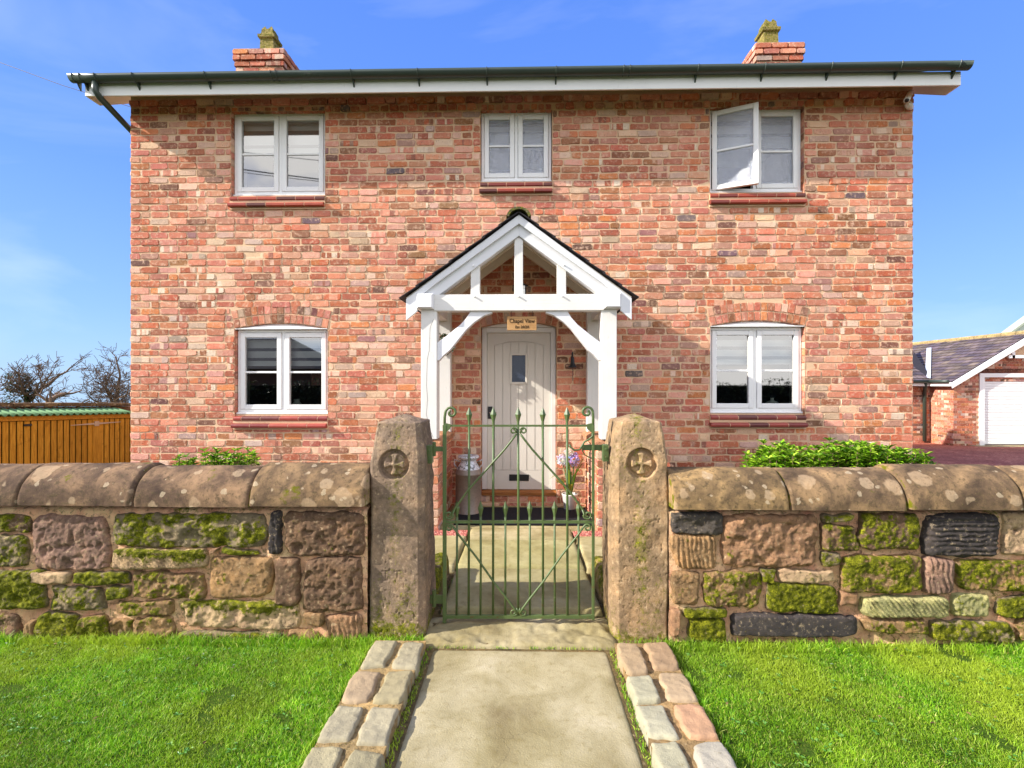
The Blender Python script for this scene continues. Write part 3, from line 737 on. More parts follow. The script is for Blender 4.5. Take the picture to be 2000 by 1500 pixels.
# sloped soffit and verge boxes
sl = math.tan(R(31)); s = MB()
ya, yb = FY+0.022, HY+0.03
s.add([(fxl, ya, zf0+0.004), (fxr, ya, zf0+0.004), (fxr, yb, zf0+0.004+(yb-ya)*sl), (fxl, yb, zf0+0.004+(yb-ya)*sl)], [(0, 1, 2, 3)])
for a, b in ((fxl+0.02, XL-0.012), (XR+0.012, fxr-0.02)):
    y1 = HY+DEP/2; s.add([(a, ya, zf0+0.012), (b, ya, zf0+0.012), (b, y1, zf0+0.012+(y1-ya)*sl), (a, y1, zf0+0.012+(y1-ya)*sl)], [(0, 1, 2, 3)])
s.build('soffit', M['soffit'], house)
for xx in (fxl, fxr-0.02):
    v = MB()
    y1 = HY+DEP/2; v.prism([(ya, zf0), (ya+0.17, zf0+0.0), (y1, zf0+(y1-ya)*sl-0.02), (y1, zf0+(y1-ya)*sl+0.16), (ya, zf1)], xx, xx+0.02, axis='x')
    y2 = HY+DEP+0.3; v.prism([(y2, zf0), (y1, zf0+(y1-ya)*sl-0.02), (y1, zf0+(y1-ya)*sl+0.16), (y2, zf1)], xx, xx+0.02, axis='x')
    v.build('barge_board', M['fascia'], house)
rf = MB(); th = R(29); y1 = HY+DEP/2
for sgn in (0, 1):
    A = (FY-0.05, zf1+0.01); B = (y1, zf1+0.01+(y1-A[0])*math.tan(th))
    if sgn: A = (2*y1-A[0], A[1])
    rf.add([(fxl-0.03, A[0], A[1]), (fxr+0.03, A[0], A[1]), (fxr+0.03, B[0], B[1]), (fxl-0.03, B[0], B[1]), (fxl-0.03, A[0], A[1]+0.03), (fxr+0.03, A[0], A[1]+0.03), (fxr+0.03, B[0], B[1]+0.03), (fxl-0.03, B[0], B[1]+0.03)],
           [(0, 1, 2, 3), (4, 5, 6, 7), (0, 1, 5, 4), (1, 2, 6, 5), (3, 0, 4, 7)])
rf.build('roof', M['slate'], house)
# gutter: half round, slight fall to the left
gxl, gxr = X(140, GY), X(1893, GY); zg = lambda x: 4.932+0.006*(x/5)
g = MB(); n = 10; V = []; F = []
secs = [gxl+(gxr-gxl)*i/30 for i in range(31)]
for xx in secs:
    for rr in (0.06, 0.055):
        for i in range(n+1):
            a = math.pi*i/n; V.append((xx, GY-math.cos(a)*rr, zg(xx)-math.sin(a)*rr*1.1))
m = 2*(n+1)
for i in range(30):
    for j in range(n): F += [(i*m+j, (i+1)*m+j, (i+1)*m+j+1, i*m+j+1), (i*m+n+1+j, i*m+n+2+j, (i+1)*m+n+2+j, (i+1)*m+n+1+j)]
    F += [(i*m, i*m+n+1, (i+1)*m+n+1, (i+1)*m), (i*m+n, (i+1)*m+n, (i+1)*m+2*n+1, i*m+2*n+1)]
F += [tuple(range(n+1)), tuple(range(30*m, 30*m+n+1))]
g.add(V, F); gut = g.build('gutter', M['gutter'], house, True)
for px in (149, 163, 192, 265, 405, 533, 543, 688, 817, 951, 1086, 1217, 1229, 1361, 1491, 1620, 1755, 1868):
    xx = X(px, GY); b = MB(); pr = []
    joint = px in (192, 533, 543, 1217, 1229)
    for i in range(11):
        a = math.pi*i/10; pr.append((GY-math.cos(a)*0.064, zg(xx)-math.sin(a)*0.064*1.1+0.002))
    pr2 = [(p[0], p[1]) for p in pr]
    b.tube([(xx, p[0], p[1]) for p in pr2], 0.006, 6)
    if not joint: b.prism([(GY+0.015, zg(xx)-0.062), (FY-0.001, zg(xx)-0.02), (FY-0.001, zg(xx)-0.125), (GY+0.03, zg(xx)-0.09)], xx-0.008, xx+0.008, axis='x')
    b.build('gutter_bracket', M['gutter'], gut)
d = MB(); gx = X(186, GY)
d.tube([(gx, GY, zg(gx)-0.06), (gx, GY, zg(gx)-0.16), (gx+0.02, GY+0.03, zg(gx)-0.21), (XL-0.075, HY+0.16, Z(240, 250, HY+0.1)-0.05), (XL-0.075, HY+0.18, Z(240, 250, HY+0.1)-0.14), (XL-0.075, HY+0.18, 0.1)], 0.034, 12)
d.build('downpipe', M['gutter'], house, True)
# chimneys
def chimney(pxl, pxr, pyt, Yc, label, pots, flue=None):
    x0, x1 = X(pxl, Yc), X(pxr, Yc); zt = Z((pxl+pxr)/2, pyt, Yc); y0, y1 = Yc, Yc+0.46
    c = MB(); c.box(x0+0.012, x1-0.012, y0+0.012, y1-0.012, 5.2, zt-0.01); co = c.build('chimney', M['mortar'], house); co['label'] = label
    k = 0; z = zt
    while z > 5.5:
        out = 0.03 if k in (0, 1) else (0.015 if k == 2 else 0.0)
        if k < 7: segs = 3
        zb = z-0.073
        off = 0.1 if k % 2 else 0
        xa = x0-out
        while xa < x1+out-0.02:
            xb = min(xa+(0.225 if xa > x0-out or not off else 0.112), x1+out); a, b = brick_cols()
            V, F = poly_piece(outline(xa+0.004, xb-0.004, zb, z), y0-out, 0.05, 0.005); MB().add(V, F, a, b).build('chimney_brick', M['brick'], co); xa = xb
        for xx, sg in ((x0-out, -1), (x1+out, 1)):
            ya_ = y0-out
            while ya_ < y1+out-0.02:
                yb_ = min(ya_+(0.225 if ya_ > y0-out or off else 0.112), y1+out); a, b = brick_cols()
                V, F = poly_piece(outline(ya_+0.004, yb_-0.004, zb, z), 0, 0.05, 0.005, fr=lambda p, d_, q: (xx-sg*d_, p, q)); MB().add(V, F, a, b).build('chimney_brick', M['brick'], co); ya_ = yb_
        z -= 0.083; k += 1
        if k > 6: break
    tp = MB(); tp.box(x0-0.02, x1+0.02, y0-0.02, y1+0.02, zt-0.012, zt+0.004); tp.build('flaunching', M['mortar'], co)
    for (pa, pb, pt) in pots:
        xa, xb = X(pa, Yc+0.2), X(pb, Yc+0.2); hw = (xb-xa)/2; xc = (xa+xb)/2; yc = Yc+0.2; h = Z(pa, pt, Yc+0.2)-zt
        p = MB(); sq = lambda r, z_: [(xc-r, yc-r, z_), (xc+r, yc-r, z_), (xc+r, yc+r, z_), (xc-r, yc+r, z_)]
        prof = [(0.92, 0), (0.9, 0.06), (0.8, 0.1), (0.72, 0.12), (0.68, 0.52), (0.86, 0.55), (0.88, 0.64), (0.74, 0.66), (0.62, 0.72), (0.58, 0.86)]
        V = []; 
        for r_, zz in prof: V += sq(hw*r_, zt+h*zz)
        F = [(4*i+j, 4*i+(j+1) % 4, 4*i+4+(j+1) % 4, 4*i+4+j) for i in range(len(prof)-1) for j in range(4)]
        p.add(V, F, s2l(150, 138, 88)[:3]+(0.5,))
        for cxx in (-1, 1):
            for cyy in (-1, 1):
                r_ = hw*0.24; cx_, cy_ = xc+cxx*hw*0.34, yc+cyy*hw*0.34
                V = [(cx_-r_, cy_-r_, zt+h*0.86), (cx_+r_, cy_-r_, zt+h*0.86), (cx_+r_, cy_+r_, zt+h*0.86), (cx_-r_, cy_+r_, zt+h*0.86), (cx_, cy_, zt+h)]
                p.add(V, [(0, 1, 4), (1, 2, 4), (2, 3, 4), (3, 0, 4)], s2l(140, 132, 72)[:3]+(0.5,))
        p.build('chimney_pot', M['stone'], co)
    if flue:
        q = MB(); xx = X(flue, Yc+0.55); q.tube([(xx, Yc+0.5, zt-0.4), (xx, Yc+0.5, zt+0.0)], 0.11, 14); q.build('flue_cowl', M['black'], co, True)
chimney(460, 553, 97, 6.9, 'left chimney', [(509, 546, 56)])
chimney(1478, 1567, 85, 6.9, 'right chimney', [(1479, 1519, 42)], 1468)
# security camera
cc = thing('security_camera', 'small white bullet camera under the right end of the eaves', 'camera', (X(1775, HY-0.1), HY-0.1, 4.6))
c1 = MB(); c1.tube([(X(1778, HY), HY, 4.72), (X(1774, HY-0.1), HY-0.1, 4.70)], 0.035, 10); c1.build('bracket', M['upvc'], cc, True)
c2 = MB(); c2.tube([P(1779, 180, HY-0.02), P(1771, 196, HY-0.2)], 0.03, 14); c2.build('body', M['upvc'], cc, True)
c3 = MB(); c3.tube([P(1771.4, 195.5, HY-0.195), P(1771, 196.4, HY-0.203)], 0.022, 14); c3.build('lens', M['black'], cc, True)

# ------------------------------------------------------------------ door
dr = wrect((941, 640, 1086, 956)); y = WY
fm = MB(); fx0, fx1, fz0, fz1 = dr; fx0 += 0.003; fx1 -= 0.003
t = 0.058
fm.box(fx0, fx0+t, y, y+0.08, fz0, fz1); fm.box(fx1-t, fx1, y, y+0.08, fz0, fz1); fm.box(fx0+t, fx1-t, y, y+0.08, fz1-t, fz1)
dfo = bevel(fm.build('door_frame', M['doorframe'], house), 0.004)
h = MB(); n = 14; V = []; F = []; oD = OD['D']
for i in range(n+1):
    xx = fx0+(fx1-fx0)*i/n; V += [(xx, y-0.02, fz1+0.002), (xx, y-0.02, otop(oD, xx)-0.003), (xx, y+0.07, fz1+0.002)]
for i in range(n): F += [(3*i, 3*i+3, 3*i+4, 3*i+1), (3*i+1, 3*i+4, 3*i+5, 3*i+2), (3*i, 3*i+2, 3*i+5, 3*i+3)]
h.add(V, F); h.build('arch_infill', M['doorframe'], dfo)
yd = y+0.03
def DX(px): return X(px, yd)
def DZ(py): return Z(1013, py, yd)
lx0, lx1, lz0, lz1 = fx0+t+0.003, fx1-t-0.003, DZ(955.5), fz1-t-0.003
leaf = MB(); leaf.box(lx0, lx1, yd+0.014, yd+0.05, lz0, lz1); door = leaf.build('door', M['door'], house)
px0, px1 = DX(966), DX(1061); pz0, pz1 = DZ(918), DZ(675); rise = DZ(667)-pz1
def ptop(xx): return pz1+rise*(1-((xx-(px0+px1)/2)/((px1-px0)/2))**2)
st = MB(); st.box(lx0, px0-0.003, yd, yd+0.015, lz0, lz1); st.box(px1+0.003, lx1, yd, yd+0.015, lz0, lz1); st.box(px0-0.003, px1+0.003, yd, yd+0.015, lz0, pz0-0.003)
n = 14
for i in range(n):
    a = px0-0.003+(px1-px0+0.006)*i/n; b = px0-0.003+(px1-px0+0.006)*(i+1)/n
    za, zb = ptop(min(max(a, px0), px1))+0.004, ptop(min(max(b, px0), px1))+0.004
    st.add([(a, yd, za), (b, yd, zb), (b, yd, lz1), (a, yd, lz1), (a, yd+0.008, za), (b, yd+0.008, zb)], [(0, 1, 2, 3), (0, 4, 5, 1)])
st.build('door_surround', M['door'], door)
ed = [px0]+[DX(q) for q in (982, 997.5, 1013, 1029, 1045)]+[px1]
for i in range(6):
    a, b = ed[i]+0.004, ed[i+1]-0.004; m_ = (a+b)/2
    pk = MB(); wx0, wx1, wz0, wz1 = DX(996)-0.0, DX(1030), DZ(750), DZ(690)
    top = [(b, ptop(b)-0.001), (m_, ptop(m_)-0.001), (a, ptop(a)-0.001)]
    if b < wx0+0.01 or a > wx1-0.01: pk.prism([(a, pz0), (b, pz0)]+top, yd+0.001, yd+0.015)
    else:
        pk.prism([(a, pz0), (b, pz0), (b, wz0), (a, wz0)], yd+0.001, yd+0.015); pk.prism([(a, wz1), (b, wz1)]+top, yd+0.001, yd+0.015)
    pk.build('plank', M['door'], door)
wf = MB(); frame_ring(wf, wx0, wx1, wz0, wz1, 0.024, yd-0.014, yd+0.009); wfo = bevel(wf.build('glazing_frame', M['door'], door), 0.004)
pn = MB(); pn.box(wx0+0.024, wx1-0.024, yd+0.0, yd+0.006, wz0+0.024, wz1-0.024)
q = NT('dark_obscured_glass', 0.12, 0.6); q.col(q.mix(q.noise(120, 4, 0.7, dist=1), s2l(24, 32, 48), s2l(70, 80, 100))); q.bump(q.noise(120, 3), 0.4, 0.004); M['dglass'] = q.m
pn.build('pane', M['dglass'], door)
lp = MB(); lp.box(DX(994.5), DX(1033), yd-0.008, yd, DZ(939), DZ(926.5)); bevel(lp.build('letter_plate', M['black'], door), 0.003)
hp = MB(); hp.box(DX(953), DX(962), yd-0.012, yd, DZ(818), DZ(794)); bevel(hp.build('handle_plate', M['black'], door), 0.003)
hk = MB(); hk.tube([(DX(957), yd-0.012, DZ(806)), (DX(957), yd-0.045, DZ(806)), (DX(970), yd-0.045, DZ(806))], 0.007, 8)
hk.build('handle', M['hinge'], door)
th_ = MB(); th_.prism([(WY-0.05, DZ(965)-0.0), (WY+0.08, DZ(965)), (WY+0.08, DZ(956)), (WY+0.0, DZ(956.5)), (WY-0.05, DZ(959))], fx0-0.003, fx1+0.003, axis='x')
bevel(th_.build('threshold', M['oak'], house), 0.003)
stp = MB(); stp.box(fx0-0.02, fx1+0.02, WY-0.025, WY+0.1, 0.03, DZ(965.5)); stp.build('step_mortar', M['mortar'], house)
for row in range(2):
    zz = DZ(965.5)-0.006-row*0.083; xx = fx0-0.02
    while xx < fx1:
        xe = min(xx+(0.225 if (row or xx > fx0) else 0.11), fx1+0.02); a, b = brick_cols(); V, F = poly_piece(outline(xx+0.004, xe-0.004, zz-0.073, zz), WY-0.034, 0.02, 0.005)
        MB().add(V, F, a, b).build('step_brick', M['brick'], house); xx = xe
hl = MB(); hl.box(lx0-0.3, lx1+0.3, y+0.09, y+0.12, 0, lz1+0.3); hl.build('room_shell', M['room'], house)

# ------------------------------------------------------------------ porch
PY = 4.82; XC = -0.04
porch = thing('porch', 'white timber gabled porch on brick dwarf walls in front of the door', 'porch', (X(1013, PY), PY, 0.05))
def PX(px, Y=PY): return X(px, Y)
def PZ(py, Y=PY): return Z(1013, py, Y)
def pp(lst, Y=PY): return [(X(a, Y), Z(1013, b, Y)) for a, b in lst]
def mir(lst): return [(2027-a, b) for a, b in lst][::-1]
CAPZ = 0.955
for (a, b) in ((822, 853.5), (1174, 1205)):
    p = MB(); x0, x1 = PX(a), PX(b); p.box(x0, x1, PY, PY+0.155, CAPZ, PZ(574)); bevel(p.build('post', M['timber_v'], porch), 0.006)
for (a, b) in ((853, 880), (1147, 1174)):
    Yb = HY-0.13; x0, x1 = X(a-4 if a < 1000 else a, Yb), X(b if a < 1000 else b+4, Yb); p = MB(); p.box(x0, x1, Yb, HY-0.004, CAPZ-0.02, PZ(574)); bevel(p.build('wall_post', M['timber_v'], porch), 0.006)
tb = MB(); tb.box(PX(847), PX(1180), PY-0.012, PY+0.11, PZ(607), PZ(575)); bevel(tb.build('tie_beam', M['timber_h'], porch), 0.005)
for s_ in (0, 1):
    xa, xb = (PX(816), PX(848)) if not s_ else (PX(1179), PX(1211))
    z0, z1 = PZ(604), PZ(574.5); yf = PY-0.075; b = MB(); e = 0.014
    V = [(xa+e, yf, z0+e), (xb-e, yf, z0+e), (xb-e, yf, z1-e), (xa+e, yf, z1-e), (xa, yf+0.025, z0), (xb, yf+0.025, z0), (xb, yf+0.025, z1), (xa, yf+0.025, z1), (xa, HY-0.003, z0), (xb, HY-0.003, z0), (xb, HY-0.003, z1), (xa, HY-0.003, z1)]
    F = [(0, 1, 2, 3)]+[(i+4*k, (i+1) % 4+4*k, (i+1) % 4+4*k+4, i+4*k+4) for k in (0, 1) for i in range(4)]
    b.add(V, F); b.build('wall_plate', M['timber'], porch)
brace = [(853, 669), (872, 655), (898, 634), (910, 621), (919, 606.5), (961, 606.5), (961, 611), (945, 616), (926, 629), (910, 644), (894, 664), (878, 684), (866, 694), (857, 704), (853, 704)]
for lst in (brace, mir(brace)):
    b = MB(); b.prism(pp(lst), PY+0.015, PY+0.095); bevel(b.build('knee_brace', M['timber'], porch), 0.005)
ck = MB(); cp = [(847, 622), (840, 640), (838.5, 684), (834.5, 702), (833, 752), (835, 780), (833, 810), (838, 835), (846, 855)]
for (a, b), (c_, d_) in zip(cp[:-1], cp[1:]):
    x0, z0, x1, z1 = PX(a), PZ(b), PX(c_), PZ(d_); ck.add([(x0-0.002, PY-0.001, z0), (x0+0.001, PY-0.001, z0), (x1+0.001, PY-0.001, z1), (x1-0.002, PY-0.001, z1)], [(0, 1, 2, 3)])
ck.build('drying_crack', mat_plain('crack', s2l(120, 112, 100), 0.9, 0.1, 0.1, 20, 0), porch)
# principal rafters
raf = [(1013.5, 430), (1013.5, 461), (858, 575.5), (816, 575.5)]
for lst in (raf, mir(raf)):
    b = MB(); b.prism(pp(lst), PY-0.01+0.0, PY+0.09); bevel(b.build('rafter', M['timber'], porch), 0.004)
bg_ = [(1013.5, 420), (1013.5, 438), (800, 592), (816, 603), (793, 626), (793, 582)]
bg_ = [(1013.5, 419), (1013.5, 436.5), (850, 554), (815, 581), (815, 607), (793, 625), (793, 583)]
YB = PY-0.045
for lst in (bg_, mir(bg_)):
    b = MB(); b.prism(pp(lst, YB), YB, YB+0.028); bevel(b.build('barge_board', M['timber'], porch), 0.003)
for (a, b_, top) in ((1004.5, 1021.5, 462), (919, 937, 520), (1088.5, 1106, 520)):
    b = MB(); 
    if top == 462: poly = [(a, 575), (b_, 575), (b_, 468), (1013, 462), (a, 468)]
    elif a < 1000: poly = [(a, 575), (b_, 575), (b_, 514), (a, 527)]
    else: poly = [(a, 575), (b_, 575), (b_, 527), (a, 514)]
    b.prism(pp(poly), PY+0.012, PY+0.085); bevel(b.build('strut' if top != 462 else 'king_post', M['timber_v'], porch), 0.004)
for (a, b_) in ((927, 579.5), (1013, 579.5), (1098, 579.5), (925, 519), (1101, 519)):
    x_, z_ = PX(a), PZ(b_); p = MB(); p.tube([(x_, PY+0.03, z_), (x_, PY-0.034, z_)], 0.0085, 8); bevel(p.build('peg', M['timber'], porch), 0.002)
# roof planes: boards below, slates above, inner rafters
apx, apz = PX(1013.2, YB), PZ(417, YB); exl, exr, ez = PX(787, YB), PX(1240, YB), PZ(582, YB)
for s_, ex_ in ((0, exl), (1, exr)):
    dx, dz = ex_-apx, ez-apz; L = math.hypot(dx, dz); ux, uz = dx/L, dz/L; nx, nz = (uz, -ux) if s_ == 0 else (-uz, ux)
    if nz < 0: nx, nz = -nx, -nz
    b = MB(); o0 = 0.0
    A = (apx, apz-0.02); Bq = (ex_-ux*0.04, ez-uz*0.04-0.02)
    b.prism([A, Bq, (Bq[0]+nx*0.012, Bq[1]+nz*0.012), (A[0]+nx*0.012*0, A[1]+0.014)], YB+0.03, HY-0.003); b.build('ceiling_boards', M['soffit'], porch)
    for yy in (PY+0.42, PY+0.8):
        c = MB(); c.prism([(apx, apz-0.022), (Bq[0]-ux*0.08, Bq[1]-uz*0.08-0.002), (Bq[0]-ux*0.08-nx*0.09, Bq[1]-uz*0.08-nz*0.09), (apx, apz-0.13)], yy, yy+0.05); c.build('inner_rafter', M['soffit'], porch)
    nr = 7; ncol = 5; y0_, y1_ = YB-0.03, HY-0.004
    for i in range(nr):
        for j in range(ncol):
            t0 = L*(i-0.0)/nr; t1 = L*(i+1)/nr+0.03
            off = 0.5 if i % 2 else 0.0
            ya_ = y0_+(y1_-y0_)*(max(0, j-off))/ncol; yb_ = y0_+(y1_-y0_)*(j+1-off)/ncol
            if j == ncol-1: yb_ = y1_
            lift0, lift1 = 0.004, 0.016; th2 = 0.007
            pa = (apx+ux*t0+nx*lift0, apz+uz*t0+nz*lift0); pb = (apx+ux*t1+nx*(lift1), apz+uz*t1+nz*(lift1))
            sl_ = MB(); g = random.uniform(0, 0.002)
            sl_.prism([pa, pb, (pb[0]+nx*th2, pb[1]+nz*th2), (pa[0]+nx*th2, pa[1]+nz*th2)], ya_+0.0015, yb_-0.0015); sl_.build('slate', M['slate'], porch)
rt = MB(); n = 10; V = []; F = []
for yy in (YB-0.045, (YB+HY)/2, HY-0.003):
    for rr in (0.125, 0.10):
        for i in range(n+1):
            a = R(12)+R(156)*i/n; V.append((apx-math.cos(a)*rr*0.98, yy, apz-0.058+math.sin(a)*rr*0.88))
m = 2*(n+1)
for i in range(2):
    for j in range(n): F += [(i*m+j, (i+1)*m+j, (i+1)*m+j+1, i*m+j+1), (i*m+n+1+j, i*m+n+2+j, (i+1)*m+n+2+j, (i+1)*m+n+1+j)]
    F += [(i*m, i*m+n+1, (i+1)*m+n+1, (i+1)*m), (i*m+n, (i+1)*m+n, (i+1)*m+2*n+1, i*m+2*n+1)]
for j in range(n): F.append((j, j+1, n+2+j, n+1+j))
rt.add(V, F, s2l(92, 90, 78)[:3]+(0.55,)); rt.build('ridge_tile', M['stone'], porch, False)
# dwarf walls
for s_ in (0, 1):
    xi = X(857, 4.86) if not s_ else X(1166, 4.86); xo = xi-0.225 if not s_ else xi+0.225
    x0, x1 = min(xi, xo), max(xi, xo); yf = 4.855
    dwm = MB(); dwm.box(x0+0.01, x1-0.01, yf+0.01, HY, 0.0, CAPZ-0.065); dw = dwm.build('dwarf_wall', M['mortar'], porch)
    for k in range(11):
        z0 = 0.012+k*PITCH; z1 = min(z0+PITCH-0.01, CAPZ-0.067)
        if z1-z0 < 0.03: break
        cuts = [x0, x1] if k % 2 else [x0, (x0+x1)/2, x1]
        for a_, b_ in zip(cuts[:-1], cuts[1:]):
            a, b = brick_cols(); V, F = poly_piece(outline(a_+0.003, b_-0.003, z0, z1), yf, 0.02, 0.005); MB().add(V, F, a, b).build('brick', M['brick'], dw)
        for xx, sg in ((x0, -1), (x1, 1)):
            yy = yf; ff = True
            while yy < HY-0.03:
                ye = min(yy+(0.11 if ff and k % 2 else 0.225), HY); ff = False; a, b = brick_cols()
                V, F = poly_piece(outline(yy+0.003, ye-0.003, z0, z1), 0, 0.02, 0.005, fr=lambda p, d_, q_: (xx-sg*d_, p, q_)); MB().add(V, F, a, b).build('brick', M['brick'], dw); yy = ye
    cap = MB(); cap.add([(x0-0.025, yf-0.03, CAPZ-0.065), (x1+0.025, yf-0.03, CAPZ-0.065), (x1+0.025, HY-0.003, CAPZ-0.065), (x0-0.025, HY-0.003, CAPZ-0.065), (x0-0.025, yf-0.03, CAPZ-0.025), (x1+0.025, yf-0.03, CAPZ-0.025), (x1+0.025, HY-0.003, CAPZ-0.025), (x0-0.025, HY-0.003, CAPZ-0.025), (x0+0.03, yf+0.0, CAPZ), (x1-0.03, yf+0.0, CAPZ), (x1-0.03, HY-0.003, CAPZ), (x0+0.03, HY-0.003, CAPZ)],
        [(0, 1, 2, 3), (0, 1, 5, 4), (1, 2, 6, 5), (3, 0, 4, 7), (4, 5, 9, 8), (5, 6, 10, 9), (7, 4, 8, 11), (8, 9, 10, 11), (2, 3, 7, 11, 10, 6)], s2l(190, 140, 110)[:3]+(0.1,))
    bevel(cap.build('coping', M['stone'], dw), 0.006)
# sign
sg_ = thing('name_sign', 'small wooden house sign lettered Chapel View, hanging over the door', 'sign', P(1019, 645, PY))
SY = PY+0.03
b = MB(); b.box(X(990.5, SY), X(1048, SY), SY, SY+0.014, Z(1019, 645, SY), Z(1019, 618, SY)); bevel(b.build('board', M['signwood'], sg_), 0.002)
for px in (998.5, 1039.5):
    b = MB(); b.tube([P(px, 619, SY+0.007), P(px+0.5, 606, SY+0.007)], 0.0022, 6); b.build('hook', M['black'], sg_)
FONT = None
def text(s_, size, cx, cz, y_, par, mat, sx=1.0, bold=0.0):
    cu = bpy.data.curves.new('t', 'FONT'); cu.body = s_; cu.size = size; cu.align_x = 'CENTER'; cu.align_y = 'CENTER'; cu.extrude = 0.0015; cu.offset = bold
    o = bpy.data.objects.new('t', cu); C.objects.link(o); bpy.context.view_layer.update()
    dg = bpy.context.evaluated_depsgraph_get(); me = bpy.data.meshes.new_from_object(o.evaluated_get(dg)); bpy.data.objects.remove(o)
    n_ = len(me.vertices); co = np.empty(n_*3, dtype=np.float32); me.vertices.foreach_get('co', co); co = co.reshape(-1, 3)
    W = np.stack([co[:, 0]*sx+cx, -co[:, 2]+y_, co[:, 1]+cz], 1)-np.array(wloc(par)); me.vertices.foreach_set('co', W.astype(np.float32).ravel()); me.materials.clear()
    return link('lettering', me, mat, par, wloc(par))
text('Chapel View', 0.058, X(1019.5, SY), Z(1019, 627, SY), SY-0.0015, sg_, M['text'], 0.84, 0.0)
text('Est 20/20', 0.038, X(1019.5, SY), Z(1019, 638.8, SY), SY-0.0015, sg_, M['text'], 0.95)
# lantern, bell, wreath
LY = 5.35
ln = thing('hanging_lantern', 'black lantern hanging in the porch gable behind the king post', 'lantern', P(1016, 578, LY))
lx, _, lzt = P(1016.5, 552, LY); _, _, lzb = P(1016.5, 583, LY)
b = MB(); b.lathe([(0.012, 0), (0.03, -0.004), (0.085, -0.03), (0.088, -0.04), (0.07, -0.042)], (lx, LY, lzt), 4); b.tube([(lx, LY, lzt), (lx, LY, lzt+0.45)], 0.004, 6); b.build('cap', M['black'], ln)
for sx_ in (-1, 1):
    for sy_ in (-1, 1):
        b = MB(); b.tube([(lx+sx_*0.062, LY+sy_*0.062, lzt-0.04), (lx+sx_*0.05, LY+sy_*0.05, lzb)], 0.005, 6); b.build('bar', M['black'], ln)
b = MB(); b.box(lx-0.057, lx+0.057, LY-0.057, LY+0.057, lzb-0.015, lzb); b.build('base', M['black'], ln)
b = MB(); b.box(lx-0.048, lx+0.048, LY-0.048, LY+0.048, lzb, lzt-0.042); b.build('lamp_glass', M['glass'], ln)
BY = HY-0.1
bl = thing('door_bell', 'black cast bell with a chain on the brick wall right of the door', 'bell', P(1117, 745, BY))
bx = X(1118.5, BY); bz = Z(1118, 717, BY)
b = MB(); b.lathe([(0.004, 0.13), (0.012, 0.12), (0.018, 0.10), (0.022, 0.05), (0.034, 0.02), (0.048, 0.004), (0.05, -0.004), (0.04, -0.002)], (bx, BY, bz), 18); b.build('bell_cup', M['black'], bl, True)
b = MB(); b.tube([(bx-0.0, HY-0.004, bz+0.06), (bx, HY-0.03, bz+0.14), (bx, HY-0.07, bz+0.175), (bx, HY-0.1, bz+0.165), (bx, HY-0.1, bz+0.12)], 0.008, 8); b.box(bx-0.014, bx+0.014, HY-0.012, HY-0.002, bz+0.0, bz+0.13); b.build('bracket', M['black'], bl)
for i in range(7):
    b = MB(); zc = bz-0.015-i*0.022; b.tube([(bx+0.006*math.cos(a)*(1 if i % 2 else 0.3), BY+0.006*math.cos(a)*(0.3 if i % 2 else 1), zc+0.012*math.sin(a)) for a in [2*math.pi*k/8 for k in range(9)]], 0.0022, 5, cap=False); b.build('chain_link', M['black'], bl)
wr = thing('wreath', 'dark twig wreath on the left porch wall post behind the brace', 'wreath', P(869, 672, HY-0.17))
wc = P(869, 672, HY-0.155)
b = MB()
for q_ in range(4):
    pts = []
    for k in range(25):
        a = 2*math.pi*k/24; rr = 0.10+0.012*math.sin(5*a+q_*1.6); pts.append((wc[0]+rr*math.cos(a), wc[1]+0.012*math.cos(5*a+q_*1.6), wc[2]+rr*math.sin(a)))
    b.tube(pts, 0.007, 6, cap=False)
b.build('twigs', M['bark'], wr)
def leaf_quad(mb, p, d, up, L, W, col, fold=0.25):
    d = d.normalized(); s_ = d.cross(up)
    s_ = s_.normalized() if s_.length > 1e-4 else Vector((1, 0, 0)); n_ = s_.cross(d)
    V = [p, p+d*L*0.35+s_*W/2+n_*W*fold, p+d*L*0.75+s_*W*0.38+n_*W*fold*0.6, p+d*L-n_*L*0.12, p+d*L*0.75-s_*W*0.38+n_*W*fold*0.6, p+d*L*0.35-s_*W/2+n_*W*fold, p+d*L*0.5]
    mb.add(V, [(0, 1, 6), (1, 2, 6), (2, 3, 6), (3, 4, 6), (4, 5, 6), (5, 0, 6)], col)
b = MB()
for i in range(90):
    a = random.uniform(0, 2*math.pi); rr = 0.10+random.uniform(-0.015, 0.02); p = Vector((wc[0]+rr*math.cos(a), wc[1]-0.01+random.uniform(-0.015, 0.01), wc[2]+rr*math.sin(a)))
    leaf_quad(b, p, Vector((random.uniform(-1, 1), random.uniform(-1, 0), random.uniform(-1, 1))), Vector((0, -1, 0.1)), 0.035, 0.014, s2l(60, 74, 36))
b.build('leaves', M['leaf'], wr)
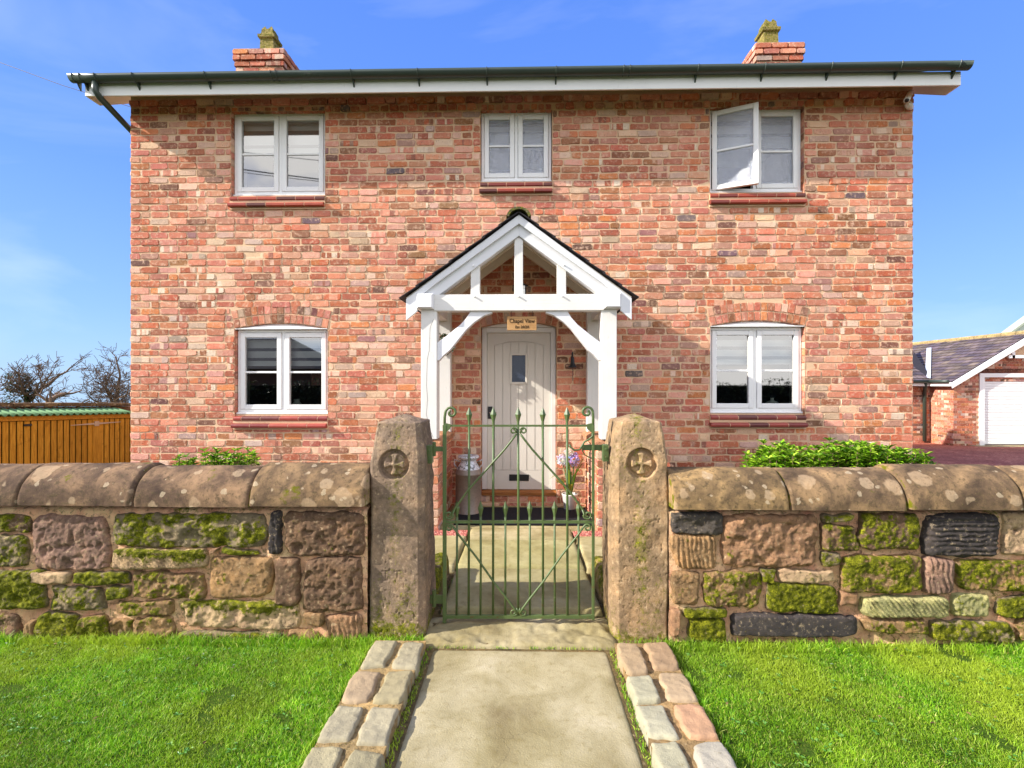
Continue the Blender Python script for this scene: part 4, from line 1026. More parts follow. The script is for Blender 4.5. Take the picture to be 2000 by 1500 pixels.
# churn
cy = 5.46; cxw = X(915, cy)
ch = thing('milk_churn', 'old galvanised milk churn with a paler neck beside the door', 'milk churn', (cxw, cy, 0.06))
b = MB(); b.lathe([(0.142, 0), (0.147, 0.004), (0.147, 0.02), (0.143, 0.024), (0.143, 0.44), (0.147, 0.443), (0.147, 0.452), (0.142, 0.456), (0.135, 0.49), (0.10, 0.55), (0.086, 0.575), (0.084, 0.60)], (cxw, cy, 0.06), 36); b.build('body', M['churn'], ch, True)
b = MB(); b.lathe([(0.088, 0.598), (0.10, 0.605), (0.118, 0.622), (0.12, 0.635), (0.112, 0.645), (0.06, 0.65), (0.055, 0.64), (0.0, 0.64)], (cxw, cy, 0.06), 32); b.build('lid', M['churn'], ch, True)
for sx_ in (-1, 1):
    b = MB(); b.tube([(cxw+sx_*0.12, cy, 0.06+0.50), (cxw+sx_*0.16, cy, 0.06+0.55), (cxw+sx_*0.155, cy, 0.06+0.60), (cxw+sx_*0.10, cy, 0.06+0.575)], 0.006, 8); b.build('handle', M['churn'], ch, True)
# flower pot
fy = 5.62; fx = X(1113, fy)
fp = thing('potted_flower', 'white pot with long leaves and white and lilac flower heads beside the door', 'potted plant', (fx, fy, 0.06))
b = MB(); b.lathe([(0.06, 0), (0.066, 0.004), (0.088, 0.175), (0.092, 0.18), (0.092, 0.19), (0.082, 0.19), (0.078, 0.16)], (fx, fy, 0.06), 28); b.build('pot', M['whitepot'], fp, True)
b = MB(); b.lathe([(0.078, 0.165), (0.04, 0.17), (0.001, 0.172)], (fx, fy, 0.06), 20); b.build('compost', M['soil'], fp)
for i in range(17):
    a = random.uniform(0, 2*math.pi); out = random.uniform(0.03, 0.22) if i % 3 else random.uniform(0.2, 0.3); hh = random.uniform(0.25, 0.42) if i % 3 else random.uniform(0.12, 0.25)
    pts = [(0.02, 0), (0.02+out*0.3, hh*0.7), (0.02+out*0.7, hh), (0.02+out, hh*0.85)]
    V = []; w_ = (0.012, 0.013, 0.010, 0.001)
    for (r_, z_), ww in zip(pts, w_):
        for sgn in (-1, 1): V.append((fx+math.cos(a)*r_-math.sin(a)*ww*sgn, fy+math.sin(a)*r_*0.6+math.cos(a)*ww*sgn, 0.235+z_))
    b = MB(); b.add(V, [(0, 1, 3, 2), (2, 3, 5, 4), (4, 5, 7, 6)], s2l(random.randint(80, 150), random.randint(120, 160), 40)); b.build('leaf', M['leaf'], fp, True)
for (px, py, colr, rad) in ((1098, 899, (236, 232, 240), 0.065), (1121, 897, (204, 192, 236), 0.075), (1112, 884, (240, 232, 226), 0.05)):
    c0 = Vector(P(px, py, fy-0.02)); b = MB(); b.tube([(fx, fy, 0.22), ((fx+c0.x)/2+0.01, fy, 0.4), tuple(c0)], 0.006, 6); b.build('stem', M['leaf'] if False else M['bitumen'], fp)
    b = MB()
    for i in range(70):
        d = Vector((random.gauss(0, 1), random.gauss(0, 1), random.gauss(0, 1))).normalized(); p = c0+d*rad*random.uniform(0.5, 0.95)
        col = [max(0, min(255, v_+random.uniform(-22, 14))) for v_ in colr]
        for q_ in range(5):
            e_ = Vector((random.gauss(0, 1), random.gauss(0, 1), random.gauss(0, 1))).normalized(); leaf_quad(b, p, (d*0.7+e_).normalized(), d, 0.026, 0.013, s2l(*col))
    b.build('flower_head', M['petal'], fp)

# ------------------------------------------------------------------ carved / rough stone pieces
def stone_mesh(name, quad, depth, fr, col, moss=0.0, style='rough', res=0.009, amp=0.010, rnd=0.10, sharp=9, seed=None, mossdir=None, jit=0.006, maxn=70):
    """quad: 4 (a,b) corners ccw from lower left. height d towards the viewer (fr(a,d,b))."""
    seed = random.randint(0, 9999) if seed is None else seed
    q = np.array(quad, dtype=float); Lu = np.linalg.norm(q[1]-q[0]); Lv = np.linalg.norm(q[3]-q[0])
    nu = int(min(maxn, max(8, Lu/res))); nv = int(min(maxn, max(6, Lv/res)))
    def tt(n): 
        t = np.linspace(-1, 1, n+1); return np.sign(t)*(1-(1-np.abs(t))**1.25)
    a, b = np.meshgrid(tt(nu), tt(nv)); 
    A = a*(1-rnd*b**4*np.abs(a)**2*0.6); Bb = b*(1-rnd*a**4*np.abs(b)**2*(1.0 if Lu < Lv*1.6 else 1.0))
    u = (A+1)/2; v = (Bb+1)/2
    x = (1-u)*(1-v)*q[0, 0]+u*(1-v)*q[1, 0]+u*v*q[2, 0]+(1-u)*v*q[3, 0]
    z = (1-u)*(1-v)*q[0, 1]+u*(1-v)*q[1, 1]+u*v*q[2, 1]+(1-u)*v*q[3, 1]
    p3 = np.stack([x, z, np.full_like(x, seed*1.37)], -1)
    x = x+fbm(p3*16, 3, 1)*jit*np.abs(a)**2*1.5; z = z+fbm(p3*16+9, 3, 2)*jit*np.abs(b)**2*1.5
    edge = np.clip((1-np.abs(a)**sharp)*(1-np.abs(b)**sharp), 0, 1)**0.45
    n1 = fbm(p3*9, 4, 3); n2 = fbm(p3*38, 4, 5, 0.6)
    d = n1*amp+n2*amp*0.8
    wb = fbm(p3*22, 3, 15); wa = np.clip(0.75+fbm(p3*17, 2, 16)*1.3, 0.1, 1.4)
    if style == 'ribv': d += 0.005*wa*np.sin(x*2*np.pi/0.027+n1*4+wb*3+z*14)
    elif style == 'ribh': d += 0.005*wa*np.sin(z*2*np.pi/0.029+n1*3.5+wb*3)
    elif style == 'tool': d += 0.0055*wa*np.sin((x*1.2+z)*2*np.pi/0.034+n1*3.5+wb*2.2)
    elif style == 'pit': d -= 0.016*np.clip(fbm(p3*30, 2, 9)-0.12, 0, 1)*2
    elif style == 'big': d += n1*amp*0.9-0.014*np.clip(fbm(p3*13, 2, 11)-0.05, 0, 1)*2
    mk = fbm(p3*13, 5, 7, 0.65)*0.75+fbm(p3*55, 3, 8, 0.7)*0.5
    thr = 1-2*moss
    m = np.clip((mk-thr*0.62)*2.4+0.5, 0, 1) if moss > 0.01 else np.zeros_like(mk)
    if mossdir == 'top': m = np.clip(m+(b-0.1)*1.1, 0, 1)
    m = m*np.clip(edge*1.4, 0, 1)
    d = d+m*(0.006+0.008*np.clip(fbm(p3*70, 2, 12), -1, 1))
    D = depth*edge+d*np.clip(edge*1.2, 0, 1)
    xr, Dr, zr = x.ravel(), D.ravel(), z.ravel()
    V = np.stack(fr(xr, Dr, zr), -1)
    k = nu+1; i, j = np.meshgrid(np.arange(nu), np.arange(nv)); s0 = (j*k+i).ravel()
    F = np.stack([s0, s0+1, s0+k+1, s0+k], -1)
    cc_ = np.zeros((len(V), 4)); cc_[:, :3] = np.array(col[:3]); cc_[:, 3] = m.ravel()
    cc_[:, :3] *= (1+0.16*n1.ravel())[:, None]
    return npmesh(name, V, F, {'Col': cc_}, True)
SC = {'pp': (148, 120, 108), 'gr': (132, 120, 98), 'dk': (84, 80, 78), 'bk': (74, 70, 72), 'br': (150, 122, 90), 'tn': (166, 134, 98), 'pk': (166, 130, 102), 'pl': (196, 170, 138), 'gn': (176, 174, 124), 'db': (122, 98, 80)}
LEFT = [(-30, 1007, 53, 1041, 'db', .55, 'big'), (-30, 1047, 53, 1108, 'gr', .5, 'big'), (57, 1008, 211, 1116, 'pp', .03, 'pit'), (215, 1004, 517, 1070, 'gr', .55, 'big'), (215, 1074, 403, 1112, 'pl', .5, 'tool', 'top'),
 (47, 1119, 133, 1141, 'pl', .12, 'rough'), (138, 1121, 249, 1142, 'gr', .8, 'rough'), (-30, 1116, 84, 1190, 'gr', .7, 'big'), (92, 1146, 203, 1196, 'gr', .5, 'big'), (206, 1147, 247, 1172, 'gr', .65, 'rough'), (255, 1119, 399, 1171, 'br', .5, 'big'),
 (222, 1178, 335, 1203, 'br', .5, 'rough'), (-30, 1198, 36, 1266, 'db', .3, 'big'), (38, 1212, 66, 1262, 'br', .1, 'ribv'), (70, 1200, 147, 1268, 'gr', .7, 'big'), (150, 1206, 206, 1266, 'br', .68, 'big'), (208, 1212, 252, 1264, 'br', .35, 'big'), (256, 1210, 336, 1262, 'br', .4, 'big'),
 (88, 1199, 146, 1201, None, 0, ''), (407, 1073, 425, 1084, 'pk', .1, 'rough'), (428, 1073, 505, 1084, 'gr', .85, 'rough'), (523, 1000, 546, 1085, 'bk', .05, 'ribv'), (552, 1001, 709, 1086, 'db', .16, 'pit'), (403, 1088, 531, 1173, 'tn', .28, 'rough'), (536, 1090, 583, 1184, 'db', .06, 'rough'),
 (589, 1089, 706, 1197, 'db', .14, 'pit'), (343, 1176, 582, 1232, 'pl', .42, 'big', 'top'), (588, 1200, 630, 1226, 'tn', .05, 'rough'), (633, 1203, 704, 1258, 'pk', .02, 'ribv'), (558, 1234, 624, 1264, 'tn', .2, 'big'), (340, 1237, 553, 1262, 'gr', .55, 'rough'), (690, 1201, 690, 1201, None, 0, '')]
RIGHT = [(1314, 1005, 1415, 1044, 'dk', .02, 'big'), (1311, 1048, 1401, 1116, 'tn', .04, 'ribv'), (1413, 1007, 1602, 1110, 'pk', .1, 'big'), (1607, 1004, 1672, 1021, 'gr', .6, 'rough'), (1607, 1026, 1680, 1076, 'db', .42, 'big'), (1608, 1081, 1643, 1106, 'gr', .6, 'rough'),
 (1312, 1120, 1368, 1185, 'br', .22, 'rough'), (1375, 1118, 1492, 1188, 'br', .55, 'big'), (1490, 1113, 1519, 1140, 'gr', .85, 'rough'), (1522, 1113, 1638, 1136, 'pl', .25, 'rough'), (1499, 1140, 1643, 1199, 'gr', .95, 'rough'), (1338, 1190, 1424, 1204, 'gr', .85, 'rough'), (1311, 1192, 1335, 1251, 'pk', .02, 'rough'),
 (1344, 1209, 1420, 1254, 'gr', .85, 'rough'), (1428, 1203, 1680, 1244, 'bk', .04, 'smooth'), (1681, 1005, 1799, 1076, 'db', .6, 'rough'), (1806, 1004, 1956, 1089, 'bk', .02, 'ribh'), (1965, 1004, 2050, 1086, 'pl', .04, 'pit'), (1646, 1088, 1806, 1159, 'br', .68, 'rough'), (1810, 1091, 1866, 1162, 'pp', .03, 'ribv'),
 (1869, 1096, 2060, 1160, 'br', .62, 'rough'), (1645, 1160, 1679, 1186, 'pk', .05, 'rough'), (1682, 1167, 1861, 1209, 'gn', .06, 'tool'), (1867, 1164, 1938, 1206, 'gn', .25, 'rough'), (1950, 1166, 2050, 1207, 'gr', .7, 'rough'), (1684, 1213, 1818, 1242, 'br', .5, 'rough'), (1824, 1214, 1986, 1254, 'gr', .6, 'big'), (1992, 1213, 2060, 1254, 'br', .4, 'rough')]
GW = 2.845
def garden_wall(lst, xa, xb, label, joints, side):
    root = thing('garden_wall', label, 'garden wall', ((xa+xb)/2, GW+0.15, 0))
    off = np.array(wloc(root))
    fr = lambda a, d, b: (a-off[0], (GW+0.04-d)-off[1], b-off[2])
    def one(x0, x1, z0, z1, c, moss, style, md=None):
        g = lambda: random.uniform(-0.006, 0.006)
        quad = [(x0+g(), z0+g()), (x1+g(), z0+g()), (x1+g(), z1+g()), (x0+g(), z1+g())]
        if random.random() < 0.5:
            cc2 = random.randrange(4); cut = random.uniform(0.008, 0.028); quad[cc2] = (quad[cc2][0]+(cut if cc2 in (0, 3) else -cut), quad[cc2][1]+(cut*0.7 if cc2 < 2 else -cut*0.7))
        amp = {'smooth': 0.003, 'rough': 0.008, 'big': 0.014, 'pit': 0.011, 'ribv': 0.006, 'ribh': 0.006, 'tool': 0.005}[style]
        big = (x1-x0)*(z1-z0) > 0.02
        me = stone_mesh('stone', quad, 0.040+random.uniform(-0.008, 0.012), fr, s2l(*SC[c]), moss, style, 0.0055 if big else 0.007, amp, 0.09, 11 if style != 'smooth' else 16, mossdir=md, maxn=95, jit=0.012)
        link('stone', me, M['stone'], root, wloc(root))
    for s_ in lst:
        if s_[4] is None: continue
        px0, py0, px1, py1 = s_[:4]; pm = (px0+px1)/2
        one(X(px0, GW), X(px1, GW), Z(pm, py1+1, GW), Z(pm, py0-1, GW), s_[4], s_[5], s_[6], s_[7] if len(s_) > 7 else None)
    # courses beyond the frame
    ox0, ox1 = (xa, X(-32, GW)) if side < 0 else (X(2062, GW), xb)
    for zb, hh in ((-0.02, 0.14), (0.13, 0.16), (0.30, 0.22), (0.53, 0.21)):
        x_ = ox0
        while x_ < ox1-0.05:
            wd = min(random.uniform(0.15, 0.42), ox1-x_); one(x_+0.008, x_+wd-0.008, zb+0.006, zb+hh-0.006, random.choice(list(SC)), random.random()*0.7, random.choice(['rough', 'big', 'pit'])); x_ += wd
    # mortar core, lumpy
    nx, nz_ = int((xb-xa)/0.014), 58
    gx_, gz_ = np.meshgrid(np.linspace(xa, xb, nx+1), np.linspace(-0.05, 0.80, nz_+1)); p3 = np.stack([gx_, gz_, gx_*0], -1)
    nn = fbm(p3*14, 4, 21); dd = nn*0.016+fbm(p3*50, 3, 22)*0.006
    V = np.stack([gx_-off[0], GW+0.036-dd+np.clip((gz_-0.755)*5, 0, 0.10)-off[1], gz_-off[2]], -1).reshape(-1, 3); s0 = (np.arange(nz_)[:, None]*(nx+1)+np.arange(nx)[None]).ravel()
    F = np.stack([s0, s0+1, s0+nx+2, s0+nx+1], -1)
    mm = np.clip((fbm(p3*7, 4, 25)+0.05)*1.2+np.clip((gz_-0.735)*16, 0, 1.1), 0, 1)*0.95
    cc_ = np.zeros((len(V), 4)); cc_[:, :3] = np.array(s2l(226, 188, 154)[:3]); cc_[:, :3] *= (1+0.25*nn.ravel())[:, None]; cc_[:, 3] = mm.ravel()*0.7
    link('mortar_core', npmesh('mortar_core', V, F, {'Col': cc_}, True), M['stone'], root, wloc(root))
    bk = MB(); bk.box(xa, xb, GW+0.15, GW+0.33, -0.05, 0.80, s2l(150, 116, 92)[:3]+(0.2,)); bk.build('wall_back', M['stone'], root)
    # copings: half round stones
    ends = joints
    CR, CYc, CZ = 0.2, 3.0, 0.798
    for e0, e1 in zip(ends[:-1], ends[1:]):
        n_ = 40; m_ = int((e1-e0)/0.012); gap = 0.004
        tx = np.linspace(0, 1, m_+1); xs_ = e0+gap+(e1-e0-2*gap)*tx; ang = np.linspace(R(-2), R(182), n_+1)
        gx_, ga = np.meshgrid(xs_, ang); rj = random.uniform(-0.007, 0.007)
        p3 = np.stack([gx_, ga*0.2, gx_*0+e0], -1); nz1 = fbm(p3*6, 4, 31); nz2 = fbm(p3*34, 4, 32, 0.6)
        ee = np.minimum(gx_-xs_[0], xs_[-1]-gx_); edge = 1-np.clip(1-ee/0.014, 0, 1)**2*0.06
        rr = (CR+rj+nz1*0.006+nz2*0.0035)*edge
        V = np.stack([gx_-off[0], CYc-np.cos(ga)*rr*1.0-off[1], CZ+np.sin(ga)*rr*1.02+rj-off[2]], -1).reshape(-1, 3)
        k = m_+1; s0 = (np.arange(n_)[:, None]*k+np.arange(m_)[None]).ravel(); F = [np.stack([s0, s0+1, s0+k+1, s0+k], -1)]
        kk = np.arange(n_+1)
        F.append(np.array([list(kk*k)])); F.append(np.array([list(kk[::-1]*k+m_)])); F.append(np.array([[0, m_, n_*k+m_, n_*k]]))
        mo = np.clip(0.75-ee/0.014, 0, 1)*0.9*np.clip(0.5+fbm(p3*20, 2, 33)*1.5, 0, 1)+np.clip(nz1*1.5-0.35, 0, 0.5)
        bc = np.array(s2l(*random.choice([(152, 130, 100), (134, 114, 94), (144, 122, 98), (126, 106, 92)]))[:3])
        cc_ = np.zeros((len(V), 4)); cc_[:, :3] = bc*(1+0.2*nz1.ravel())[:, None]; cc_[:, 3] = mo.ravel()
        link('coping_stone', npmesh('coping_stone', V, F, {'Col': cc_}, True), M['coping'], root, wloc(root))
    return root
jl = [X(p, 2.80) for p in (-430, -198, 30, 255, 485, 713)]; jr = [X(p, 2.80) for p in (1314, 1545, 1776, 2003, 2235, 2470)]
garden_wall(LEFT, jl[0], X(714, GW), 'mossy sandstone wall with rounded copings left of the gate', jl, -1)
garden_wall(RIGHT, X(1310, GW), jr[-1], 'mossy sandstone wall with rounded copings right of the gate', jr, 1)

# ------------------------------------------------------------------ gate posts
def gate_post(x0, x1, zt, label, rc, seed, letters=None, cham=0.035, mossy=0.1):
    Y0, Y1 = 2.885, 3.255; xc = (x0+x1)/2; yc = (Y0+Y1)/2; hx = (x1-x0)/2; hy = (Y1-Y0)/2
    root = thing('gate_post', label, 'gate post', (xc, yc, 0), 'pair of carved stone gate posts')
    # perimeter parametrised: dense on the front face
    pts = []
    c = cham
    def seg(a, b, n): 
        for i in range(n): t = i/n; pts.append((a[0]+(b[0]-a[0])*t, a[1]+(b[1]-a[1])*t))
    nf = 64
    seg((-hx+c*0.4, -hy), (hx-c, -hy), nf) if rc[0] < 0 else seg((-hx+c, -hy), (hx-c*0.4, -hy), nf)
    L0 = c*0.4 if rc[0] < 0 else c; R0 = c if rc[0] < 0 else c*0.4
    seg((hx-R0, -hy), (hx, -hy+R0), 7); seg((hx, -hy+R0), (hx, hy-0.01), 34); seg((hx, hy-0.01), (hx-0.01, hy), 2)
    seg((hx-0.01, hy), (-hx+0.01, hy), 10); seg((-hx+0.01, hy), (-hx, hy-0.01), 2); seg((-hx, hy-0.01), (-hx, -hy+L0), 34); seg((-hx, -hy+L0), (-hx+L0, -hy), 7)
    pts = np.array(pts); n_ = len(pts)
    zs = np.concatenate([np.linspace(-0.05, zt-0.001, 250), np.full(14, zt)])
    Vs = []; taper0 = zt-0.23
    for i, z_ in enumerate(zs):
        s_ = 1.0
        if z_ > taper0: s_ = 1-0.20*((z_-taper0)/(zt-taper0))
        zz = z_
        if i >= 250: f_ = (i-249)/14; s_ = 0.80*(1-f_*0.999); zz = zt+0.042*f_
        s_ *= 1.0+0.02*math.sin(z_*5+seed)
        q = pts*s_; Vs.append(np.stack([q[:, 0], q[:, 1], np.full(n_, zz)], -1))
    Vs = np.array(Vs); sh = Vs.shape; nrm = np.zeros_like(Vs)
    tang = np.roll(pts, -1, 0)-np.roll(pts, 1, 0); nr = np.stack([tang[:, 1], -tang[:, 0]], -1); nr /= np.linalg.norm(nr, axis=1)[:, None]
    nr = (nr+np.roll(nr, 1, 0)+np.roll(nr, -1, 0)); nr /= np.linalg.norm(nr, axis=1)[:, None]
    nrm[:, :, 0] = nr[None, :, 0]; nrm[:, :, 1] = nr[None, :, 1]; nrm[250:, :, :] = (0, 0, 1)
    p3 = Vs+np.array([seed*3.1, 0, 0]); a = fbm(p3*7, 4, 41); b = fbm(p3*40, 4, 42, 0.6); pit = np.clip(fbm(p3*85, 2, 44)-0.42, 0, 1)
    d = a*0.0065+b*0.003-pit*0.022
    d -= 0.018*np.clip(fbm(p3*np.array([5, 5, 5]), 3, 47)-0.28, 0, 1)*2
    front = (nr[None, :, 1] < -0.9)*np.ones(sh[:2])
    # carved roundel with a cross on a raised disc
    rx, rz = rc[1]-xc, rc[2]; X_ = Vs[:, :, 0]-rx; Z_ = Vs[:, :, 2]-rz; rho = np.hypot(X_, Z_)
    sm = lambda e0, e1, v_: np.clip((v_-e0)/(e1-e0), 0, 1)**2*(3-2*np.clip((v_-e0)/(e1-e0), 0, 1))
    inside = (1-sm(0.086, 0.091, rho)); disc = 1-sm(0.064, 0.070, rho)
    wA = 0.005+0.019*np.clip(np.abs(Z_)/0.066, 0, 1)**2.2; wB = 0.005+0.019*np.clip(np.abs(X_)/0.066, 0, 1)**2.2
    cross = np.maximum((1-sm(wA, wA+0.005, np.abs(X_))), (1-sm(wB, wB+0.005, np.abs(Z_))))*(1-sm(0.058, 0.064, rho)); cross = np.maximum(cross, 1-sm(0.012, 0.017, rho))
    carve = inside*(-0.034)+disc*(0.012)+cross*0.022*disc+b*0.003*inside
    if rc[3]: carve += disc*fbm(p3*30, 2, 48)*0.008
    body = np.zeros(sh[0]); body[:250] = 1
    d = np.where(front > 0, d*(1-inside*0.7)+carve*body[:, None], d)
    if letters:
        for (lx_, lz_) in letters:
            X2 = Vs[:, :, 0]+xc-lx_; Z2 = Vs[:, :, 2]-lz_
            st_ = np.maximum((1-sm(0.002, 0.004, np.abs(X2)))*(np.abs(Z2+0.02) < 0.022), (1-sm(0.0025, 0.005, np.abs(Z2)))*(np.abs(X2) < 0.022))
            d -= st_*0.006*(front > 0)
    V = Vs+nrm*d[:, :, None]
    mo = np.clip(fbm(p3*np.array([7, 7, 3]), 4, 51)*0.9+0.12+mossy-np.clip(Vs[:, :, 2]-0.15, 0, 0.25)*1.1+np.clip(0.12-Vs[:, :, 2], 0, 0.1)*6, 0, 1)
    mo = np.maximum(mo*0.8, 0.5*np.exp(-((Vs[:, :, 0]-(0.0))/0.06)**2)*np.clip(fbm(p3*np.array([9, 9, 2.2]), 3, 52)+0.75, 0, 1.2))
    k = n_; rows = sh[0]; ii = (np.arange(rows-1)[:, None]*k+np.arange(k)[None]); jj = (np.arange(rows-1)[:, None]*k+(np.arange(k)[None]+1) % k)
    F = np.stack([ii.ravel(), jj.ravel(), (jj+k).ravel(), (ii+k).ravel()], -1)
    base = np.array(s2l(*((140, 122, 106) if rc[0] < 0 else (160, 136, 108)))[:3]); cc_ = np.zeros((rows*k, 4)); cc_[:, :3] = base*(1+0.22*a.ravel())[:, None]; cc_[:, 3] = mo.ravel()
    me = npmesh('stone_shaft', V.reshape(-1, 3), F, {'Col': cc_}, True); link('stone_shaft', me, M['poststone'], root, (xc, yc, 0)); return root
plx0, plx1 = X(722, 2.885), X(828, 2.885); prx0, prx1 = X(1197, 2.885), X(1307, 2.885)
rL = (-1, X(769, 2.885), Z(769, 908, 2.885), 0); rR = (1, X(1254, 2.885), Z(1254, 906, 2.885), 1)
gpl = gate_post(plx0, plx1, 1.268, 'purplish stone gate post left of the green gate, with carved cross roundel', rL, 1, [(X(753, 2.885), Z(753, 1116, 2.885)), (X(776, 2.885), Z(776, 1116, 2.885))], mossy=0.05)
gpr = gate_post(prx0, prx1, 1.275, 'warmer brown stone gate post right of the green gate, with worn cross roundel', rR, 5, mossy=0.1)

# ------------------------------------------------------------------ iron gate
QY = 3.04
gate = thing('iron_gate', 'green painted wrought iron garden gate with spear finials and scrolls', 'gate', P(1012, 1210, QY))
def GP(px, py, dy=0.0): 
    x_, y_, z_ = P(px, py, QY); return (x_, y_+dy, z_)
def gtube(name, pts, r, n=8, sm_=True, flat=None, dy=0.0):
    b = MB(); b.tube([GP(a, c_, dy) for a, c_ in pts], r, n, flat=flat); return b.build(name, M['gate'], gate, sm_)
def spiral(cx_, cy_, r0, r1, a0, turns, n=26):
    return [(cx_+(r0+(r1-r0)*i/n)*math.cos(a0+turns*2*math.pi*i/n), cy_+(r0+(r1-r0)*i/n)*math.sin(a0+turns*2*math.pi*i/n)) for i in range(n+1)]
def box_bar(name, a, b_, wpx, dep):
    (xa, ya), (xb, yb) = a, b_; A_ = GP(xa, ya); B_ = GP(xb, yb); mb = MB(); mb.box(min(A_[0], B_[0]), max(A_[0], B_[0]), QY-dep/2, QY+dep/2, min(A_[2], B_[2]), max(A_[2], B_[2])); return bevel(mb.build(name, M['gate'], gate), 0.002)
for side in (-1, 1):
    cx_ = 868.5 if side < 0 else 1158.5
    box_bar('stile', (cx_-3.6 if side < 0 else cx_-2.6, 1216 if side < 0 else 1210), (cx_+3.6 if side < 0 else cx_+2.6, 830), 7, 0.02)
    ccx, ccy = (881.5, 806) if side < 0 else (1146.5, 805)
    sp = [(cx_, 836), (cx_, 815)]
    for i in range(30):
        t_ = i/29; rr = 11.5+(3.2-11.5)*t_; a_ = math.pi-(-1)*0+t_*2*math.pi*1.18
        a2 = math.pi+t_*2*math.pi*1.18
        sp.append((ccx+math.cos(a2)*rr*(1 if side < 0 else -1), ccy+math.sin(a2)*rr))
    gtube('scroll', sp, 0.0085, 8)
gtube('rail', [(868, 831.5), (1158, 831.5)], 0.0085, 4, False); gtube('rail', [(868, 1019), (1158, 1019)], 0.0115, 4, False); gtube('rail', [(866, 1204), (1159, 1204)], 0.014, 4, False)
for side in (-1, 1):
    cx_ = 868 if side < 0 else 1158; b = MB(); q_ = [(cx_, 826), (cx_-side*13, 829), (cx_-side*11, 838), (cx_-side*5, 843), (cx_, 846)]
    b.prism([(GP(a, c_)[0], GP(a, c_)[2]) for a, c_ in q_], QY-0.008, QY+0.008); b.build('corner_bracket', M['gate'], gate)
def finial(px, pyt, L, wd):
    x_, _, z_ = GP(px, pyt); s_ = 3.04/960; b = MB(); V = []
    pr = [(0.0005, 0), (wd*0.55, 8), (wd, 15), (wd*0.72, 21), (wd*0.4, 29), (2.6, 36), (2.4, L)]
    for r_, dz_ in pr: V += [(x_-r_*s_, QY, z_-dz_*s_), (x_, QY-r_*s_*0.8, z_-dz_*s_), (x_+r_*s_, QY, z_-dz_*s_), (x_, QY+r_*s_*0.8, z_-dz_*s_)]
    F = [(4*i+j, 4*i+(j+1) % 4, 4*i+4+(j+1) % 4, 4*i+4+j) for i in range(len(pr)-1) for j in range(4)]
    b.add(V, F); return b.build('spear_finial', M['gate'], gate)
for i, px in enumerate((916.3, 963.5, 1012, 1060, 1107.5)):
    finial(px, 794.5, 44, 6.2); bx2 = px+(0, -0.5, -1.5, 1, 2)[i]*0
    gtube('bar', [(px, 832), (px+random.uniform(-0.6, 0.6), 960), (px-1+i*0.5, 1202)], 0.0078, 8)
for i, px in enumerate((892.5, 938.8, 987, 1034.7, 1083.2, 1130)):
    finial(px, 977.5, 40, 5.6); gtube('bar', [(px, 1010), (px+random.uniform(-0.5, 0.5), 1100), (px-0.8+i*0.4, 1202)], 0.0072, 8)
fl = (0.7, 1.3)
for s_ in (-1, 1):
    mx = lambda a: 1012.5+s_*(a-1012.5)*-1 if s_ > 0 else a
    # upper diagonal with scrolls both ends
    top = [(mx(a), b_) for a, b_ in [(1009, 846), (1007, 838)]+spiral(1003, 841, 6.5, 2.5, -0.3, -1.25, 20)]
    gtube('scroll', top, 0.0052, 7, dy=-0.009)
    lo = [(1009, 847), (1000, 859), (985, 878), (950, 917), (915, 956), (889, 992), (882, 1003)]
    gtube('diagonal_brace', [(mx(a), b_) for a, b_ in lo], 0.0068, 7, dy=-0.011)
    gtube('scroll', [(mx(a), b_) for a, b_ in [(888, 994), (884, 1004)]+spiral(877.5, 1005, 8.5, 2.5, 0.1, 1.3, 22)], 0.0065, 7, dy=-0.011)
    gtube('scroll', [(mx(a), b_) for a, b_ in [(890, 1034), (886, 1029)]+spiral(878, 1030, 7.5, 2.2, -0.4, -1.3, 22)], 0.0062, 7, dy=-0.011)
    gtube('diagonal_brace', [(mx(a), b_) for a, b_ in [(887, 1030), (895, 1042), (930, 1086), (965, 1136), (992, 1170), (1005, 1188), (1010, 1196)]], 0.0068, 7, dy=-0.011)
    gtube('scroll', [(mx(a), b_) for a, b_ in [(1009, 1186), (1011, 1192)]+spiral(1003.5, 1194.5, 7, 2.5, 0.0, 1.3, 20)], 0.0052, 7, dy=-0.009)
# hinges, latch
b = MB(); A_ = GP(846, 882); B_ = GP(868, 873); b.box(A_[0]-0.02, B_[0], QY+0.008, QY+0.02, A_[2], B_[2]); b.tube([(A_[0]+0.004, QY+0.014, A_[2]-0.03), (A_[0]+0.004, QY+0.014, B_[2]+0.03)], 0.011, 10); b.build('hinge', M['gate'], gate)
b = MB(); A_ = GP(846, 1180); B_ = GP(868, 1164); b.box(A_[0]-0.02, B_[0], QY+0.008, QY+0.02, A_[2], B_[2]); b.tube([(A_[0]+0.004, QY+0.014, A_[2]-0.02), (A_[0]+0.004, QY+0.014, B_[2]+0.03)], 0.013, 10); b.build('hinge', M['gate'], gate)
b = MB(); A_ = GP(1138, 880); B_ = GP(1180, 869); b.box(A_[0], B_[0], QY+0.004, QY+0.014, A_[2], B_[2]); bevel(b.build('latch_bar', M['gate'], gate), 0.002)
gtube('latch_hook', [(1157, 846), (1157, 852), (1150, 858), (1141, 863), (1137, 870), (1132, 878), (1122, 879), (1114, 873), (1112, 868)], 0.0062, 8, dy=-0.006)
gtube('latch_spring', [(1137, 868), (1137, 880), (1142, 888), (1150, 893), (1157, 895)], 0.004, 6, dy=-0.006)
